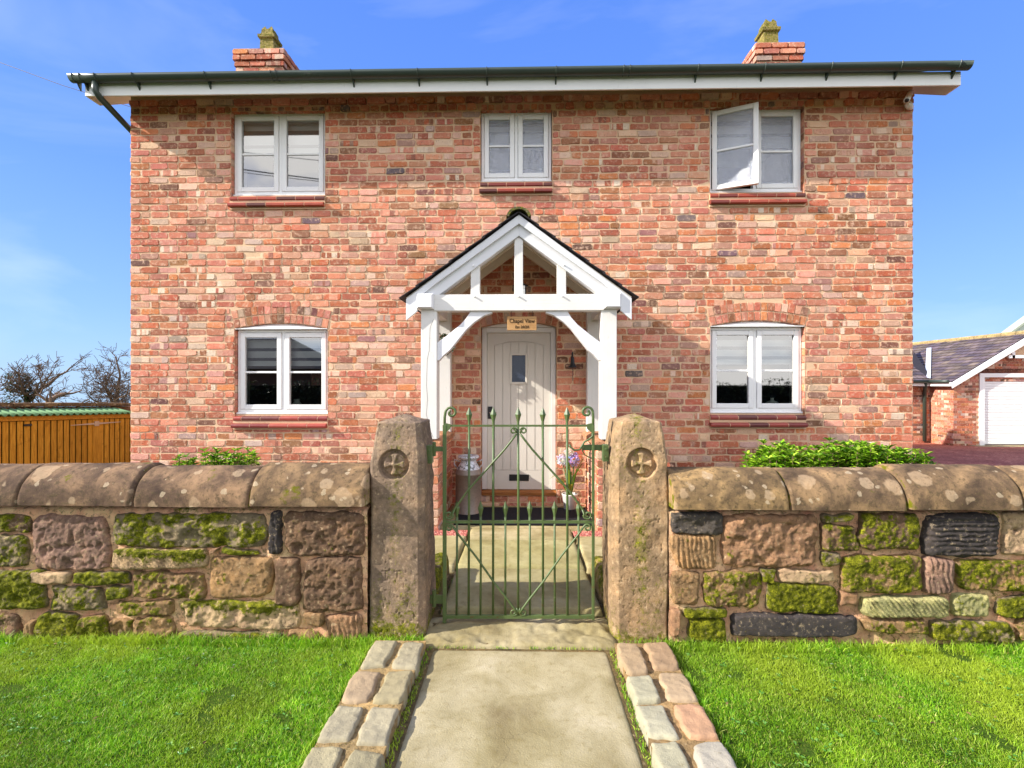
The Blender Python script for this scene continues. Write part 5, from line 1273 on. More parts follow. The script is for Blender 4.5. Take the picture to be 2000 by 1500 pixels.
for root_, (pa, pb, pya, pyb) in ((gpl, (834, 845, 905, 870)), (gpr, (1177, 1188, 900, 868))):
    b = MB(); x0, x1 = X(pa, 3.02), X(pb, 3.02); b.box(x0, x1, 3.0, 3.055, Z(1012, pya, 3.02), Z(1012, pyb, 3.02)); 
    xm_ = (x0+x1)/2; 
    for pz in (0.25, 0.75): b.tube([(xm_, 2.992, Z(1012, pya, 3.02)*(1-pz)+Z(1012, pyb, 3.02)*pz), (xm_, 3.0, Z(1012, pya, 3.02)*(1-pz)+Z(1012, pyb, 3.02)*pz)], 0.008, 8)
    bevel(b.build('iron_plate', M['gate'], root_), 0.002)

# ------------------------------------------------------------------ ground
def gheight(x_, y_):
    t_ = np.clip((y_-6.5)/9.0, 0, 1)*np.clip((x_-4.2)/2.0, 0, 1); u_ = np.clip((y_-6.0)/2.0, 0, 1)*np.clip((-4.8-x_)/1.0, 0, 1); return -0.03-0.34*t_-0.45*u_-0.055*np.clip(y_-12, 0, 700)*np.clip((-5.5-x_)/2.0, 0, 1)
xs_ = np.concatenate([[-600, -200, -80], np.linspace(-40, 40, 81), [80, 200, 600]]); ys_ = np.concatenate([[-600, -200, -60], np.linspace(-30, 40, 71), [80, 200, 600]])
gx_, gy_ = np.meshgrid(xs_, ys_); V = np.stack([gx_, gy_, gheight(gx_, gy_)-0.015], -1).reshape(-1, 3); k = len(xs_)
s0 = (np.arange(len(ys_)-1)[:, None]*k+np.arange(k-1)[None]).ravel(); F = np.stack([s0, s0+1, s0+k+1, s0+k], -1)
struct(link('ground', npmesh('ground', V, F), M['field']))
def sheet(name, x0, x1, y0, y1, z_, mat, nx_=1, ny_=1, fn=None):
    gx_, gy_ = np.meshgrid(np.linspace(x0, x1, nx_+1), np.linspace(y0, y1, ny_+1)); zz = (fn(gx_, gy_)+z_) if fn else np.full_like(gx_, z_)
    V = np.stack([gx_, gy_, zz], -1).reshape(-1, 3); k = nx_+1; s0 = (np.arange(ny_)[:, None]*k+np.arange(nx_)[None]).ravel()
    return struct(link(name, npmesh(name, V, np.stack([s0, s0+1, s0+k+1, s0+k], -1)), mat))
sheet('lawn', -12, -0.84, 0.3, 2.95, 0.0, M['lawn']); sheet('lawn', 0.80, 12, 0.3, 2.95, 0.0, M['lawn'])
sheet('road', -60, 60, -5.2, 0.1, -0.012, M['tar']); sheet('driveway', 4.75, 24, 3.25, 30, 0.006, M['redtar'], 40, 54, gheight)
sheet('flower_bed', XL-1.5, -0.62, 3.2, HY, 0.02, M['soil']); sheet('flower_bed', 0.6, 4.7, 3.2, HY, 0.02, M['soil'])
# path
path = bpy.data.objects.new('path', None); C.objects.link(path); path['kind'] = 'structure'; path.location = (0, 2, 0)
frz = lambda ztop: (lambda a, d, b: (a, b-2, ztop+d))
def slab(name, quad, zt, depth, tint, amp=0.002, res=0.02, mat='path', rnd=0.0, sharp=40, moss=0, style='rough', jit=0.002, maxn=70):
    me = stone_mesh(name, quad, depth, frz(zt-depth), tint, moss, style, res, amp, rnd, sharp, jit=jit, maxn=maxn); return link(name, me, M[mat], path, (0, 2, 0))
pb = MB(); pb.box(-0.87, 0.83, -1.0, 2.8, -0.06, -0.008, s2l(120, 104, 72)[:3]+(0.12,)); pb.box(-0.9, 0.86, 2.8, 5.82, -0.06, 0.0, s2l(120, 104, 72)[:3]+(0.2,)); pb.build('bedding', M['stone'], path)
TL = lambda r, g, b_: (r, g, b_, 1)
slab('paving_slab', [(-0.505, 0.4), (0.482, 0.4), (0.478, 2.785), (-0.508, 2.785)], 0.0, 0.02, TL(0.90, 0.90, 0.90), 0.0008, 0.018, maxn=130)
slab('paving_slab', [(-0.505, -1.0), (0.482, -1.0), (0.482, 0.39), (-0.505, 0.39)], 0.0, 0.02, TL(0.86, 0.87, 0.84), 0.0025, 0.03)
slab('threshold_slab', [(-0.60, 2.792), (0.555, 2.792), (0.56, 3.14), (-0.60, 3.14)], 0.024, 0.05, TL(0.76, 0.74, 0.68), 0.0065, 0.009, style='big', jit=0.004, maxn=110, sharp=16)
slab('paving_slab', [(-0.53, 3.17), (0.52, 3.17), (0.50, 3.872), (-0.53, 3.872)], 0.055, 0.05, TL(0.76, 0.78, 0.60), 0.0025, 0.02)
slab('paving_slab', [(-0.53, 3.91), (0.50, 3.91), (0.49, 4.585), (-0.52, 4.585)], 0.055, 0.05, TL(0.84, 0.88, 0.62), 0.0025, 0.02)
slab('paving_slab', [(-0.52, 4.62), (0.49, 4.62), (0.49, 4.93), (-0.52, 4.93)], 0.058, 0.05, TL(0.9, 0.86, 0.74), 0.0025, 0.02)
slab('paving_slab', [(-1.1, 3.9), (-0.54, 3.9), (-0.53, 4.72), (-1.1, 4.72)], 0.05, 0.05, TL(0.95, 0.95, 0.78), 0.003, 0.02)
slab('paving_slab', [(0.51, 3.9), (1.1, 3.9), (1.1, 4.72), (0.51, 4.72)], 0.05, 0.05, TL(0.95, 0.93, 0.78), 0.003, 0.02)
slab('porch_slab', [(-0.88, 4.94), (0.82, 4.94), (0.82, 5.84), (-0.88, 5.84)], 0.062, 0.05, TL(0.85, 0.8, 0.7), 0.002, 0.03)
slab('edging_stone', [(-0.70, 3.27), (-0.56, 3.27), (-0.56, 3.85), (-0.70, 3.85)], 0.20, 0.2, s2l(120, 104, 78)[:3], 0.012, 0.012, 'stone', 0.2, 6, 0.75, 'big', 0.01)
slab('edging_stone', [(0.53, 3.27), (0.74, 3.27), (0.74, 3.95), (0.53, 3.95)], 0.17, 0.16, s2l(150, 128, 84)[:3], 0.012, 0.012, 'stone', 0.2, 6, 0.6, 'big', 0.01)
# kerb stones: two rows each side
KC = [(176, 168, 148), (168, 160, 140), (182, 176, 166), (172, 148, 120), (188, 140, 104), (160, 154, 140)]
def kerb(xa0, xb0, ys, side, cols_):
    for i in range(len(ys)-1):
        g = lambda a=0.006: random.uniform(-a, a)
        y0_, y1_ = ys[i]+0.008, ys[i+1]-0.008
        me_q = [(xa0+g(), y0_+g()), (xb0+g(), y0_+g()), (xb0+g(), y1_+g()), (xa0+g(), y1_+g())]
        slab('kerb_stone', me_q, 0.052+random.uniform(-0.006, 0.006), 0.07, s2l(*cols_[i % len(cols_)])[:3], 0.0065, 0.007, 'kerb', 0.07, 15, 0.0 if side else 0.06, 'rough', 0.013)
yA = [0.3, 0.62, 0.92, 1.2, 1.47, 1.73, 1.975, 2.225, 2.495, 2.79]; yB = [0.3, 0.6, 0.88, 1.17, 1.45, 1.715, 1.96, 2.225, 2.49, 2.78]
kerb(-0.845, -0.703, yA, 0, [(164, 156, 128), (172, 164, 140), (170, 150, 124), (168, 160, 134), (160, 150, 126)]); kerb(-0.682, -0.542, yB, 0, [(158, 150, 122), (170, 162, 138), (162, 152, 122), (168, 160, 136), (172, 164, 146)])
yC = [0.3, 0.6, 0.9, 1.2, 1.46, 1.74, 2.03, 2.262, 2.475, 2.78]; yD = [0.3, 0.62, 0.93, 1.22, 1.5, 1.77, 2.03, 2.27, 2.52, 2.81]
kerb(0.515, 0.648, yC, 1, [(178, 172, 156), (184, 172, 150), (180, 160, 130), (172, 166, 146), (174, 166, 148), (172, 168, 144), (176, 172, 150), (178, 174, 150), (172, 150, 122)])
kerb(0.677, 0.818, yD, 1, [(178, 172, 156), (170, 160, 140), (176, 166, 150), (184, 174, 150), (176, 170, 156), (182, 176, 162), (190, 152, 122), (182, 160, 132), (170, 144, 116)])
kb = MB(); kb.box(-0.84, -0.55, 0.3, 2.795, -0.02, 0.034, s2l(176, 152, 108)[:3]+(0.14,)); kb.box(0.523, 0.812, 0.3, 2.8, -0.02, 0.030, s2l(166, 140, 100)[:3]+(0.12,)); kb.build('kerb_mortar', M['stone'], path)
# mat
dm = MB(); dm.box(-0.70, 0.72, 4.985, 5.66, 0.066, 0.082); tag(bevel(dm.build('door_mat', M['mat'], None, origin=(0, 5.3, 0.066)), 0.004), 'long black rubber mat across the porch floor before the door', 'door mat')
# red gravel
def scatter_stones(name, regions, n_, size, cols_, zf=0.03):
    rng = np.random.default_rng(5); base = np.array([(1, 0, 0), (-0.7, 0.8, 0), (-0.6, -0.8, 0), (0.1, 0.1, 0.9), (0.6, 0.8, 0.4), (-0.9, 0.1, 0.4), (0.5, -0.8, 0.4)])
    Fb = np.array([(0, 4, 3), (4, 1, 3), (1, 5, 3), (5, 2, 3), (2, 6, 3), (6, 0, 3), (0, 1, 4), (1, 2, 5), (2, 0, 6)]); Vs = []; Fs = []; Cs = []
    ar = [abs((r[1]-r[0])*(r[3]-r[2])) for r in regions]; tot = sum(ar); c_ = 0
    for r, a_ in zip(regions, ar):
        m_ = int(n_*a_/tot); px_ = rng.uniform(r[0], r[1], m_); py_ = rng.uniform(r[2], r[3], m_); s_ = rng.uniform(0.5, 1.2, m_)*size; an = rng.uniform(0, 6.28, m_)
        bx_ = base[None]*s_[:, None, None]*rng.uniform(0.7, 1.2, (m_, 7, 3)); co, si = np.cos(an)[:, None], np.sin(an)[:, None]
        W_ = np.stack([bx_[..., 0]*co-bx_[..., 1]*si+px_[:, None], bx_[..., 0]*si+bx_[..., 1]*co+py_[:, None], bx_[..., 2]+zf-0.002], -1)
        Vs.append(W_.reshape(-1, 3)); Fs.append((Fb[None]+(c_+np.arange(m_)*7)[:, None, None]).reshape(-1, 3)); c_ += 7*m_
        cc_ = np.array([s2l(*q_) for q_ in cols_])[rng.integers(0, len(cols_), m_)]; Cs.append(np.repeat(cc_, 7, 0))
    return stuff(link(name, npmesh(name, np.concatenate(Vs), np.concatenate(Fs), {'Col': np.concatenate(Cs)}), M['redgravel']))
scatter_stones('red_gravel', [(-1.6, -0.54, 4.70, 4.87), (0.50, 1.6, 4.70, 4.87)], 9000, 0.009, [(176, 96, 84), (150, 78, 70), (196, 120, 104), (206, 150, 134), (128, 66, 60)], 0.045)

# ------------------------------------------------------------------ grass
def grass(name, boxes, n_, seed, hmin, hmax, wbl):
    rng = np.random.default_rng(seed); ar = np.array([(b_[1]-b_[0])*(b_[3]-b_[2]) for b_ in boxes]); cnt = (n_*ar/ar.sum()).astype(int); Ps = []
    for b_, c_ in zip(boxes, cnt): Ps.append(np.stack([rng.uniform(b_[0], b_[1], c_), rng.uniform(b_[2], b_[3], c_)], -1))
    p = np.concatenate(Ps); p3 = np.stack([p[:, 0], p[:, 1], p[:, 0]*0], -1)
    bare = fbm(p3*5.5, 3, 61); keep = rng.random(len(p)) > np.clip((bare-0.36)*5, 0, 0.93); p = p[keep]; p3 = p3[keep]; m_ = len(p)
    dens = fbm(p3*3, 3, 62); cl_ = fbm(p3*26, 2, 64)
    h_ = rng.uniform(hmin, hmax, m_)*(1+0.35*dens+0.35*cl_); an = rng.uniform(0, 6.283, m_); ln_ = rng.uniform(0.15, 1.0, m_)*h_*1.1
    comb = fbm(p3*9+5, 2, 65)*1.5; an = an*0.9+comb
    dx, dy = np.cos(an), np.sin(an); wv = rng.uniform(0.6, 1.2, m_)*wbl; fx_ = rng.uniform(0, 6.283, m_); wx, wy = np.cos(fx_)*wv, np.sin(fx_)*wv
    z0 = np.full(m_, -0.003)
    def pt(t_, hh, ww): return np.stack([p[:, 0]+dx*ln_*t_+wx*ww, p[:, 1]+dy*ln_*t_+wy*ww, z0+h_*hh], -1)
    V = np.stack([pt(0, 0, -1), pt(0, 0, 1), pt(0.3, 0.55, 0.85), pt(0.3, 0.55, -0.85), pt(1.0, 0.95, 0)], 1).reshape(-1, 3)
    o5 = np.arange(m_)*5; F4 = np.stack([o5, o5+1, o5+2, o5+3], -1); F3 = np.stack([o5+3, o5+2, o5+4], -1)
    pal = np.array([s2l(*q_)[:3] for q_ in ((92, 146, 18), (114, 168, 26), (140, 186, 36), (172, 204, 58), (66, 114, 18), (204, 212, 110), (164, 150, 84))])
    side = np.clip((p[:, 0]-0.5), 0, 1)
    wts = np.array([0.2, 0.26, 0.24, 0.14, 0.08, 0.05, 0.03]); c_ = pal[rng.choice(7, m_, p=wts/wts.sum())]
    c_ = c_*(1+0.45*dens[:, None])*(0.93+0.3*fbm(p3*11+3, 3, 68))[:, None]*(1+0.12*cl_[:, None]); yel = np.clip(fbm(p3*2.2, 3, 63)*1.2+0.1+0.25*side, 0, 0.8)[:, None]; c_ = c_*(1-yel)+yel*np.array(s2l(172, 192, 52)[:3])*(0.7+0.5*rng.random((m_, 1)))
    cc_ = np.ones((m_, 5, 4)); cc_[:, :, :3] = c_[:, None]
    return stuff(link(name, npmesh(name, V, [F4, F3], {'Col': cc_.reshape(-1, 4)}), M['blade']))
grass('grass', [(-3.3, -0.865, 1.5, 2.86), (0.84, 3.3, 1.5, 2.86)], 430000, 3, 0.008, 0.021, 0.0013)
grass('grass', [(-7, -0.865, 0.35, 1.5), (0.84, 7, 0.35, 1.5), (-7, -3.3, 1.5, 2.86), (3.3, 7, 1.5, 2.86)], 90000, 4, 0.02, 0.045, 0.003)
grass('grass_tufts', [(-3.3, -0.9, 2.76, 2.85), (0.86, 3.3, 2.76, 2.85)], 9000, 9, 0.02, 0.06, 0.0018)
grass('grass_tufts', [(-0.885, -0.845, 1.0, 2.84), (0.82, 0.86, 1.0, 2.84)], 3500, 10, 0.02, 0.05, 0.0016)
grass('joint_weeds', [(-0.545, -0.512, 1.5, 2.78), (0.486, 0.515, 1.5, 2.78), (-0.702, -0.684, 1.5, 2.78), (0.650, 0.674, 1.5, 2.78), (-0.55, 0.53, 2.784, 2.794), (-0.54, -0.51, 3.2, 3.8)], 2600, 15, 0.006, 0.020, 0.002)
grass('weeds_by_posts', [(-0.92, -0.58, 2.80, 2.87), (0.56, 0.88, 2.80, 2.87)], 900, 16, 0.015, 0.05, 0.002)
# clover and small broad weeds in the lawn
wd = MB(); rw = random.Random(77)
for i in range(260):
    x_ = rw.choice((rw.uniform(-3.1, -0.92), rw.uniform(0.9, 3.1))); y_ = rw.uniform(1.75, 2.82)
    for k in range(rw.randint(3, 6)):
        a = rw.uniform(0, 6.283); leaf_quad(wd, Vector((x_+math.cos(a)*0.003, y_+math.sin(a)*0.003, rw.uniform(0.008, 0.018))), Vector((math.cos(a), math.sin(a), rw.uniform(0.1, 0.5))), Vector((0, 0, 1)), rw.uniform(0.008, 0.020), rw.uniform(0.006, 0.011), s2l(*rw.choice([(84, 140, 50), (110, 160, 70), (130, 166, 80), (70, 120, 40)])))
stuff(wd.build('lawn_weeds', M['leaf']))
# fallen leaves / litter on the left lawn and flat weed leaves
lf = MB()
for i in range(60):
    x_ = random.uniform(-3, -0.95) if i % 2 else random.uniform(0.9, 3); y_ = random.uniform(1.9, 2.8); a = random.uniform(0, 6.28)
    leaf_quad(lf, Vector((x_, y_, 0.03)), Vector((math.cos(a), math.sin(a), 0.1)), Vector((0, 0, 1)), random.uniform(0.012, 0.026), 0.010, s2l(*random.choice([(150, 120, 80), (130, 150, 110), (96, 70, 48)])))
stuff(lf.build('leaf_litter', M['leaf']))
# joint moss on kerbs + small weeds by the wall
# ------------------------------------------------------------------ shrubs
def shrub(label, px0, px1, pyt, Y0, Y1, n_, group, seed, L=0.055, zlow=0.25, pal=((104, 150, 22), (130, 174, 32), (170, 200, 64), (78, 118, 20))):
    random.seed(seed); x0, x1 = X(px0, Y0), X(px1, Y0); ztop = Z((px0+px1)/2, pyt, Y0); xc = (x0+x1)/2; hw = (x1-x0)/2
    root = thing('shrub', label, 'shrub', (xc, (Y0+Y1)/2, 0.02), group); st_ = MB(); lv = MB()
    for i in range(n_):
        x_ = random.uniform(x0, x1); y_ = random.uniform(Y0, Y1); e = max(0, 1-((x_-xc)/hw)**6)**0.5
        zt = zlow+(ztop-zlow)*(0.35+0.65*e)*random.uniform(0.62, 1.0)-0.05*abs(y_-Y0)
        zt = max(zlow*0.6, zt+0.03*math.sin(x_*9+seed)+0.02*math.sin(x_*23))
        bx_ = x_+random.uniform(-0.08, 0.08); st_.tube([(bx_, y_+0.03, 0.02), ((bx_+x_)/2, y_, zt*0.5), (x_, y_, zt)], [0.005, 0.004, 0.0025], 5)
        for tier in range(3):
            m_ = random.randint(5, 8); zz = zt-tier*0.045
            for k in range(m_):
                a = 6.283*k/m_+random.uniform(-0.3, 0.3); el = random.uniform(-0.1, 0.55)+(0.4 if tier == 0 else 0); d_ = Vector((math.cos(a)*math.cos(el), math.sin(a)*math.cos(el), math.sin(el)))
                c_ = random.choice(pal); j = random.uniform(0.8, 1.2)
                leaf_quad(lv, Vector((x_, y_, zz)), d_, Vector((0, 0, 1)), L*random.uniform(0.7, 1.25), L*0.42, s2l(*[min(255, v_*j) for v_ in c_]))
    st_.build('stems', M['bark'], root); stuff(lv.build('leaves', M['leaf'], root)); return root
shrub('long low bright green shrub below the lower right window', 1492, 1850, 875, 4.6, 5.15, 520, None, 11, 0.066)
shrub('small leafy plant behind the left wall under the window, tallest sprig on its right', 372, 488, 880, 4.9, 5.2, 60, 'small plants under the lower left window', 12, 0.06)
shrub('tiny leafy clump left of the taller plant behind the left wall', 318, 388, 897, 4.9, 5.15, 34, 'small plants under the lower left window', 13, 0.05)
shrub('single upright leafy sprig at the right end of the small plants', 470, 494, 877, 4.85, 4.95, 9, 'small plants under the lower left window', 14, 0.05)
shrub('green plant beside the right porch wall, behind the gate post', 1215, 1290, 930, 4.7, 5.2, 60, None, 15, 0.06)

# ------------------------------------------------------------------ shed on the left
Ya, Yb = 8.6, 10.9
A0 = np.array([X(-60, Ya*0.96), Ya*0.96]); B0 = np.array([X(262, Yb), Yb])
dv = (B0-A0); Ls = np.linalg.norm(dv); du = dv/Ls; dn = np.array([du[1], -du[0]])     # dn points towards the camera side (right/front)
zA = Z(0, 811, Ya); zB = Z(258, 807, Yb)
shed = thing('timber_store', 'orange stained board store with green corrugated roof left of the house', 'shed', (A0[0], A0[1], 0))
def SP(s_, d_, z_): q_ = A0+du*s_+dn*d_; return (q_[0], q_[1], z_)
def sbox(s0, s1, d0, d1, z0, z1): 
    zf_ = lambda z_, s_: z_(s_) if callable(z_) else z_
    V = [SP(s_, d_, zf_(z_, s_)) for z_ in (z0, z1) for d_ in (d0, d1) for s_ in (s0, s1)]
    return V, [(0, 1, 5, 4), (1, 3, 7, 5), (3, 2, 6, 7), (2, 0, 4, 6), (4, 5, 7, 6), (2, 3, 1, 0)]
zt_ = lambda s_: zA+(zB-zA)*s_/Ls
pit_ = Ls/26; 
for i in range(26):
    s0 = i*pit_
    if i == 18: continue
    V, F = sbox(s0+0.011, s0+pit_-0.011, 0, 0.02, -0.5, lambda s_: zt_(s_)-0.11); MB().add(V, F).build('plank', M['shed'], shed)
V, F = sbox(18*pit_-0.01, 19*pit_+0.01, 0, 0.035, -0.5, lambda s_: zt_(s_)-0.105); MB().add(V, F).build('door_post', M['shed'], shed)
V, F = sbox(0, Ls, -0.03, -0.01, -0.5, lambda s_: zt_(s_)-0.02); MB().add(V, F).build('backing', M['darkgap'], shed)
V, F = sbox(0, Ls, 0, 0.045, lambda s_: zt_(s_)-0.10, lambda s_: zt_(s_)-0.012); MB().add(V, F).build('top_rail', M['shedx'], shed)
cr_ = MB(); n = 260; V = []; F = []
for i in range(n+1):
    s_ = Ls*i/n; wv = 0.022*math.sin(2*math.pi*s_/(Ls/24))
    for j, d_ in enumerate((0.10, -0.15, -0.55)): V.append(SP(s_, d_, zt_(s_)+0.012+wv+j*0.035+(0.03 if j == 2 else 0)))
for i in range(n): F += [(3*i, 3*i+3, 3*i+4, 3*i+1), (3*i+1, 3*i+4, 3*i+5, 3*i+2)]
cr_.add(V, F); o_ = cr_.build('corrugated_roof', M['bitumen'], shed, True); sm_ = o_.modifiers.new('thick', 'SOLIDIFY'); sm_.thickness = 0.008
def strap(s0, s1, wide0, wide1, zc):
    V = [SP(s0, 0.052, zc-wide0), SP(s1, 0.052, zc-wide1), SP(s1, 0.052, zc+wide1), SP(s0, 0.052, zc+wide0), SP(s0, 0.046, zc-wide0), SP(s1, 0.046, zc-wide1), SP(s1, 0.046, zc+wide1), SP(s0, 0.046, zc+wide0)]
    MB().add(V, [(0, 1, 2, 3), (4, 5, 6, 7), (0, 1, 5, 4), (3, 2, 6, 7)]).build('strap_hinge', M['hinge'], shed)
zc_ = zt_(18.5*pit_)-0.2
strap(18.4*pit_, 14*pit_, 0.02, 0.005, zc_); strap(18.6*pit_, 23*pit_, 0.02, 0.005, zc_)
V, F = sbox(18.1*pit_, 18.9*pit_, 0.036, 0.056, zc_-0.05, zc_+0.05); MB().add(V, F).build('strap_hinge', M['hinge'], shed)
V, F = sbox(7.0*pit_, 8.1*pit_, 0.022, 0.04, zt_(0)-0.23, zt_(0)-0.19); MB().add(V, F).build('bolt', M['black'], shed)
# boundary wall with stone cap behind the store
bw = thing('boundary_wall', 'long old wall with weathered stone capping behind the timber store', 'wall', (A0[0]-1, A0[1]+1, 0))
b = MB(); V, F = sbox(-2, Ls+1.2, -0.95, -0.6, -0.5, lambda s_: zt_(s_)+0.14); b.add(V, F, s2l(128, 100, 76)[:3]+(0.1,)); b.build('wall_body', M['stone'], bw)
for i in range(7):
    s0 = -2+i*0.72; V, F = sbox(s0+0.004, s0+0.716, -1.05, -0.52, lambda s_: zt_(s_)+0.15, lambda s_: zt_(s_)+0.225+0.006*(i % 2)); bevel(MB().add(V, F, s2l(128, 108, 86)[:3]+(0.1,)).build('cap_stone', M['coping'], bw), 0.015)

# ------------------------------------------------------------------ garage on the right
gar = thing('garage', 'low brick garage wing with slate roof, white barge board and roller door', 'garage', (15.2, 15, -0.35))
GYf = 15.0; gz = -0.36; gxL = X(1862, GYf); gxR = gxL+4.4; gA = (gxL+gxR)/2; gez = Z(1855, 745, GYf); grz = 3.03
def brick_field(mb, fr, a0, a1, b0, b1, holes=(), proud=0.008):
    z_ = b0; k = 0
    while z_ < b1-0.02:
        zt2 = min(z_+0.066, b1); a_ = a0-(0.11 if k % 2 else 0)
        while a_ < a1:
            s0, s1 = max(a_, a0), min(a_+0.215, a1)
            if s1-s0 > 0.03 and not any(h_[0] < (s0+s1)/2 < h_[1] and h_[2] < (z_+zt2)/2 < h_[3] for h_ in holes):
                a, b = brick_cols(); a = tuple(v_*0.88 for v_ in a[:3])+(a[3],)
                V = [(s0, 0, z_), (s1, 0, z_), (s1, 0, zt2), (s0, 0, zt2), (s0-0.002, proud, z_-0.002), (s1+0.002, proud, z_-0.002), (s1+0.002, proud, zt2+0.002), (s0-0.002, proud, zt2+0.002)]
                mb.add([fr(*v_) for v_ in V], [(0, 1, 2, 3)]+[(i, i+4, (i+1) % 4+4, (i+1) % 4) for i in range(4)], a, b)
            a_ += 0.225
        z_ += 0.076; k += 1
dx0, dx1, dz1 = X(1912, GYf), X(1912, GYf)+2.6, Z(1950, 733, GYf)
b = MB(); b.add([(gxL, GYf+0.008, gz), (dx0, GYf+0.008, gz), (dx0, GYf+0.008, gez), (gxL, GYf+0.008, gez)], [(0, 1, 2, 3)]); b.add([(dx1, GYf+0.008, gz), (gxR, GYf+0.008, gz), (gxR, GYf+0.008, gez), (dx1, GYf+0.008, gez)], [(0, 1, 2, 3)])
b.add([(gxL, GYf+0.008, gez), (gxR, GYf+0.008, gez), (gA, GYf+0.008, grz)], [(0, 1, 2)]); b.add([(dx0, GYf+0.008, dz1), (dx1, GYf+0.008, dz1), (dx1, GYf+0.008, gez), (dx0, GYf+0.008, gez)], [(0, 1, 2, 3)])
YB2 = 15.85
b.add([(gxL+0.008, GYf, gz), (gxL+0.008, YB2+4, gz), (gxL+0.008, YB2+4, gez), (gxL+0.008, GYf, gez)], [(0, 1, 2, 3)]); b.add([(gxR, GYf, gz), (gxR, YB2+4, gz), (gxR, YB2+4, gez), (gxR, GYf, gez)], [(0, 1, 2, 3)])
b.add([(gxL-6, YB2+0.008, gz), (gxL, YB2+0.008, gz), (gxL, YB2+0.008, gez), (gxL-6, YB2+0.008, gez)], [(0, 1, 2, 3)])
gw_ = b.build('wall', M['mortar'], gar)
b = MB(); brick_field(b, lambda a, d, c_: (a, GYf+d, c_), gxL, gxR, gz, gez, [(dx0, dx1, gz, dz1+0.05)])
brick_field(b, lambda a, d, c_: (a, GYf+d, c_), gxL+0.5, gxR-0.5, gez, gez+0.38); brick_field(b, lambda a, d, c_: (a, GYf+d, c_), gxL+1.0, gxR-1.0, gez+0.38, gez+0.72); brick_field(b, lambda a, d, c_: (gxL+d, a, c_), GYf, YB2, gz, gez)
brick_field(b, lambda a, d, c_: (a, YB2+d, c_), gxL-4, gxL, gz, gez); stuff(b.build('small_bricks', M['brick'], gw_))
b = MB(); b.box(gxL+0.62, dx1, GYf-0.006, GYf+0.004, dz1+0.06, dz1+0.2, s2l(110, 66, 56)[:3]+(0.0,)); b.build('lintel', M['stone'], gar)
b = MB(); b.box(dx0, dx0+0.14, GYf-0.03, GYf+0.06, gz+0.03, dz1+0.06); b.box(dx0+0.14, dx1, GYf-0.03, GYf+0.06, dz1-0.06, dz1+0.06); b.box(dx1, dx1+0.14, GYf-0.03, GYf+0.06, gz, dz1+0.06); b.build('door_frame', M['upvc'], gar)
ns = 26; hs = (dz1-0.02-gz-0.06)/ns; rd = MB(); rd.box(dx0+0.14, dx1, GYf+0.03, GYf+0.04, gz+0.05, dz1-0.06); rdo = rd.build('roller_door', M['upvc'], gar)
for i in range(ns):
    b = MB(); z_ = gz+0.06+i*hs; b.prism([(GYf+0.03, z_), (GYf+0.012, z_+0.012), (GYf+0.012, z_+hs-0.016), (GYf+0.03, z_+hs-0.006)], dx0+0.14, dx1, axis='x'); b.build('slat', M['upvc'], rdo)
b = MB(); b.box(dx0-0.3, dx1+0.3, GYf-0.35, GYf, gz-0.05, gz+0.03, s2l(170, 160, 130)[:3]+(0.1,)); b.build('door_step', M['stone'], gar)
# roofs
def slate_roof(mb, P0, Pu, Pv, nu_, nv_, seed=3):
    rng = random.Random(seed); P0, Pu, Pv = Vector(P0), Vector(Pu), Vector(Pv); nn = Pu.cross(Pv).normalized()
    if nn.z < 0: nn = -nn
    for j in range(nv_):
        for i in range(nu_+1):
            u0 = (i-(0.5 if j % 2 else 0))/nu_; u1 = u0+1/nu_; u0, u1 = max(0, u0), min(1, u1)
            if u1-u0 < 0.2/nu_: continue
            v0, v1 = j/nv_, (j+1.15)/nv_; g_ = 0.4/len(range(10))*0; e_ = 0.03/nu_
            a = P0+Pu*(u0+e_)+Pv*v0+nn*0.03; b_ = P0+Pu*(u1-e_)+Pv*v0+nn*0.03; c_ = P0+Pu*(u1-e_)+Pv*min(1, v1)+nn*0.004; d_ = P0+Pu*(u0+e_)+Pv*min(1, v1)+nn*0.004
            base = rng.choice([(104, 90, 94), (94, 82, 88), (110, 96, 94), (86, 76, 82), (116, 102, 92), (100, 88, 82)]); j2 = rng.uniform(0.85, 1.1)
            mb.add([a, b_, c_, d_, a-nn*0.02, b_-nn*0.02], [(0, 1, 2, 3), (0, 4, 5, 1)], s2l(*[v_*j2 for v_ in base]))
ov = 0.18
sr = MB(); e0 = Vector((gxL-ov, GYf-0.16, gez-0.03)); rdg = Vector((gA, GYf-0.16, grz))
slate_roof(sr, e0, (0, 5.6, 0), rdg-e0, 22, 15, 3); e1 = Vector((gxR+ov, GYf-0.16, gez-0.03)); slate_roof(sr, e1, (0, 5.6, 0), rdg-e1, 22, 15, 4)
eb = Vector((gxL-6, YB2-ov, gez-0.03)); rb = Vector((gxL-6, YB2+2.2, grz-0.02)); slate_roof(sr, eb, (6.0, 0, 0), rb-eb, 24, 13, 5)
stuff(sr.build('roof_slates', M['attr'], gar))
b = MB(); b.add([e0, e0+Vector((0, 5.6, 0)), rdg+Vector((0, 5.6, 0)), rdg, e1, e1+Vector((0, 5.6, 0))], [(0, 1, 2, 3), (4, 5, 2, 3)]); b.add([eb, eb+Vector((6, 0, 0)), rb+Vector((7, 0, 0)), rb], [(0, 1, 2, 3)]); b.build('roof_deck', M['slate'], gar)
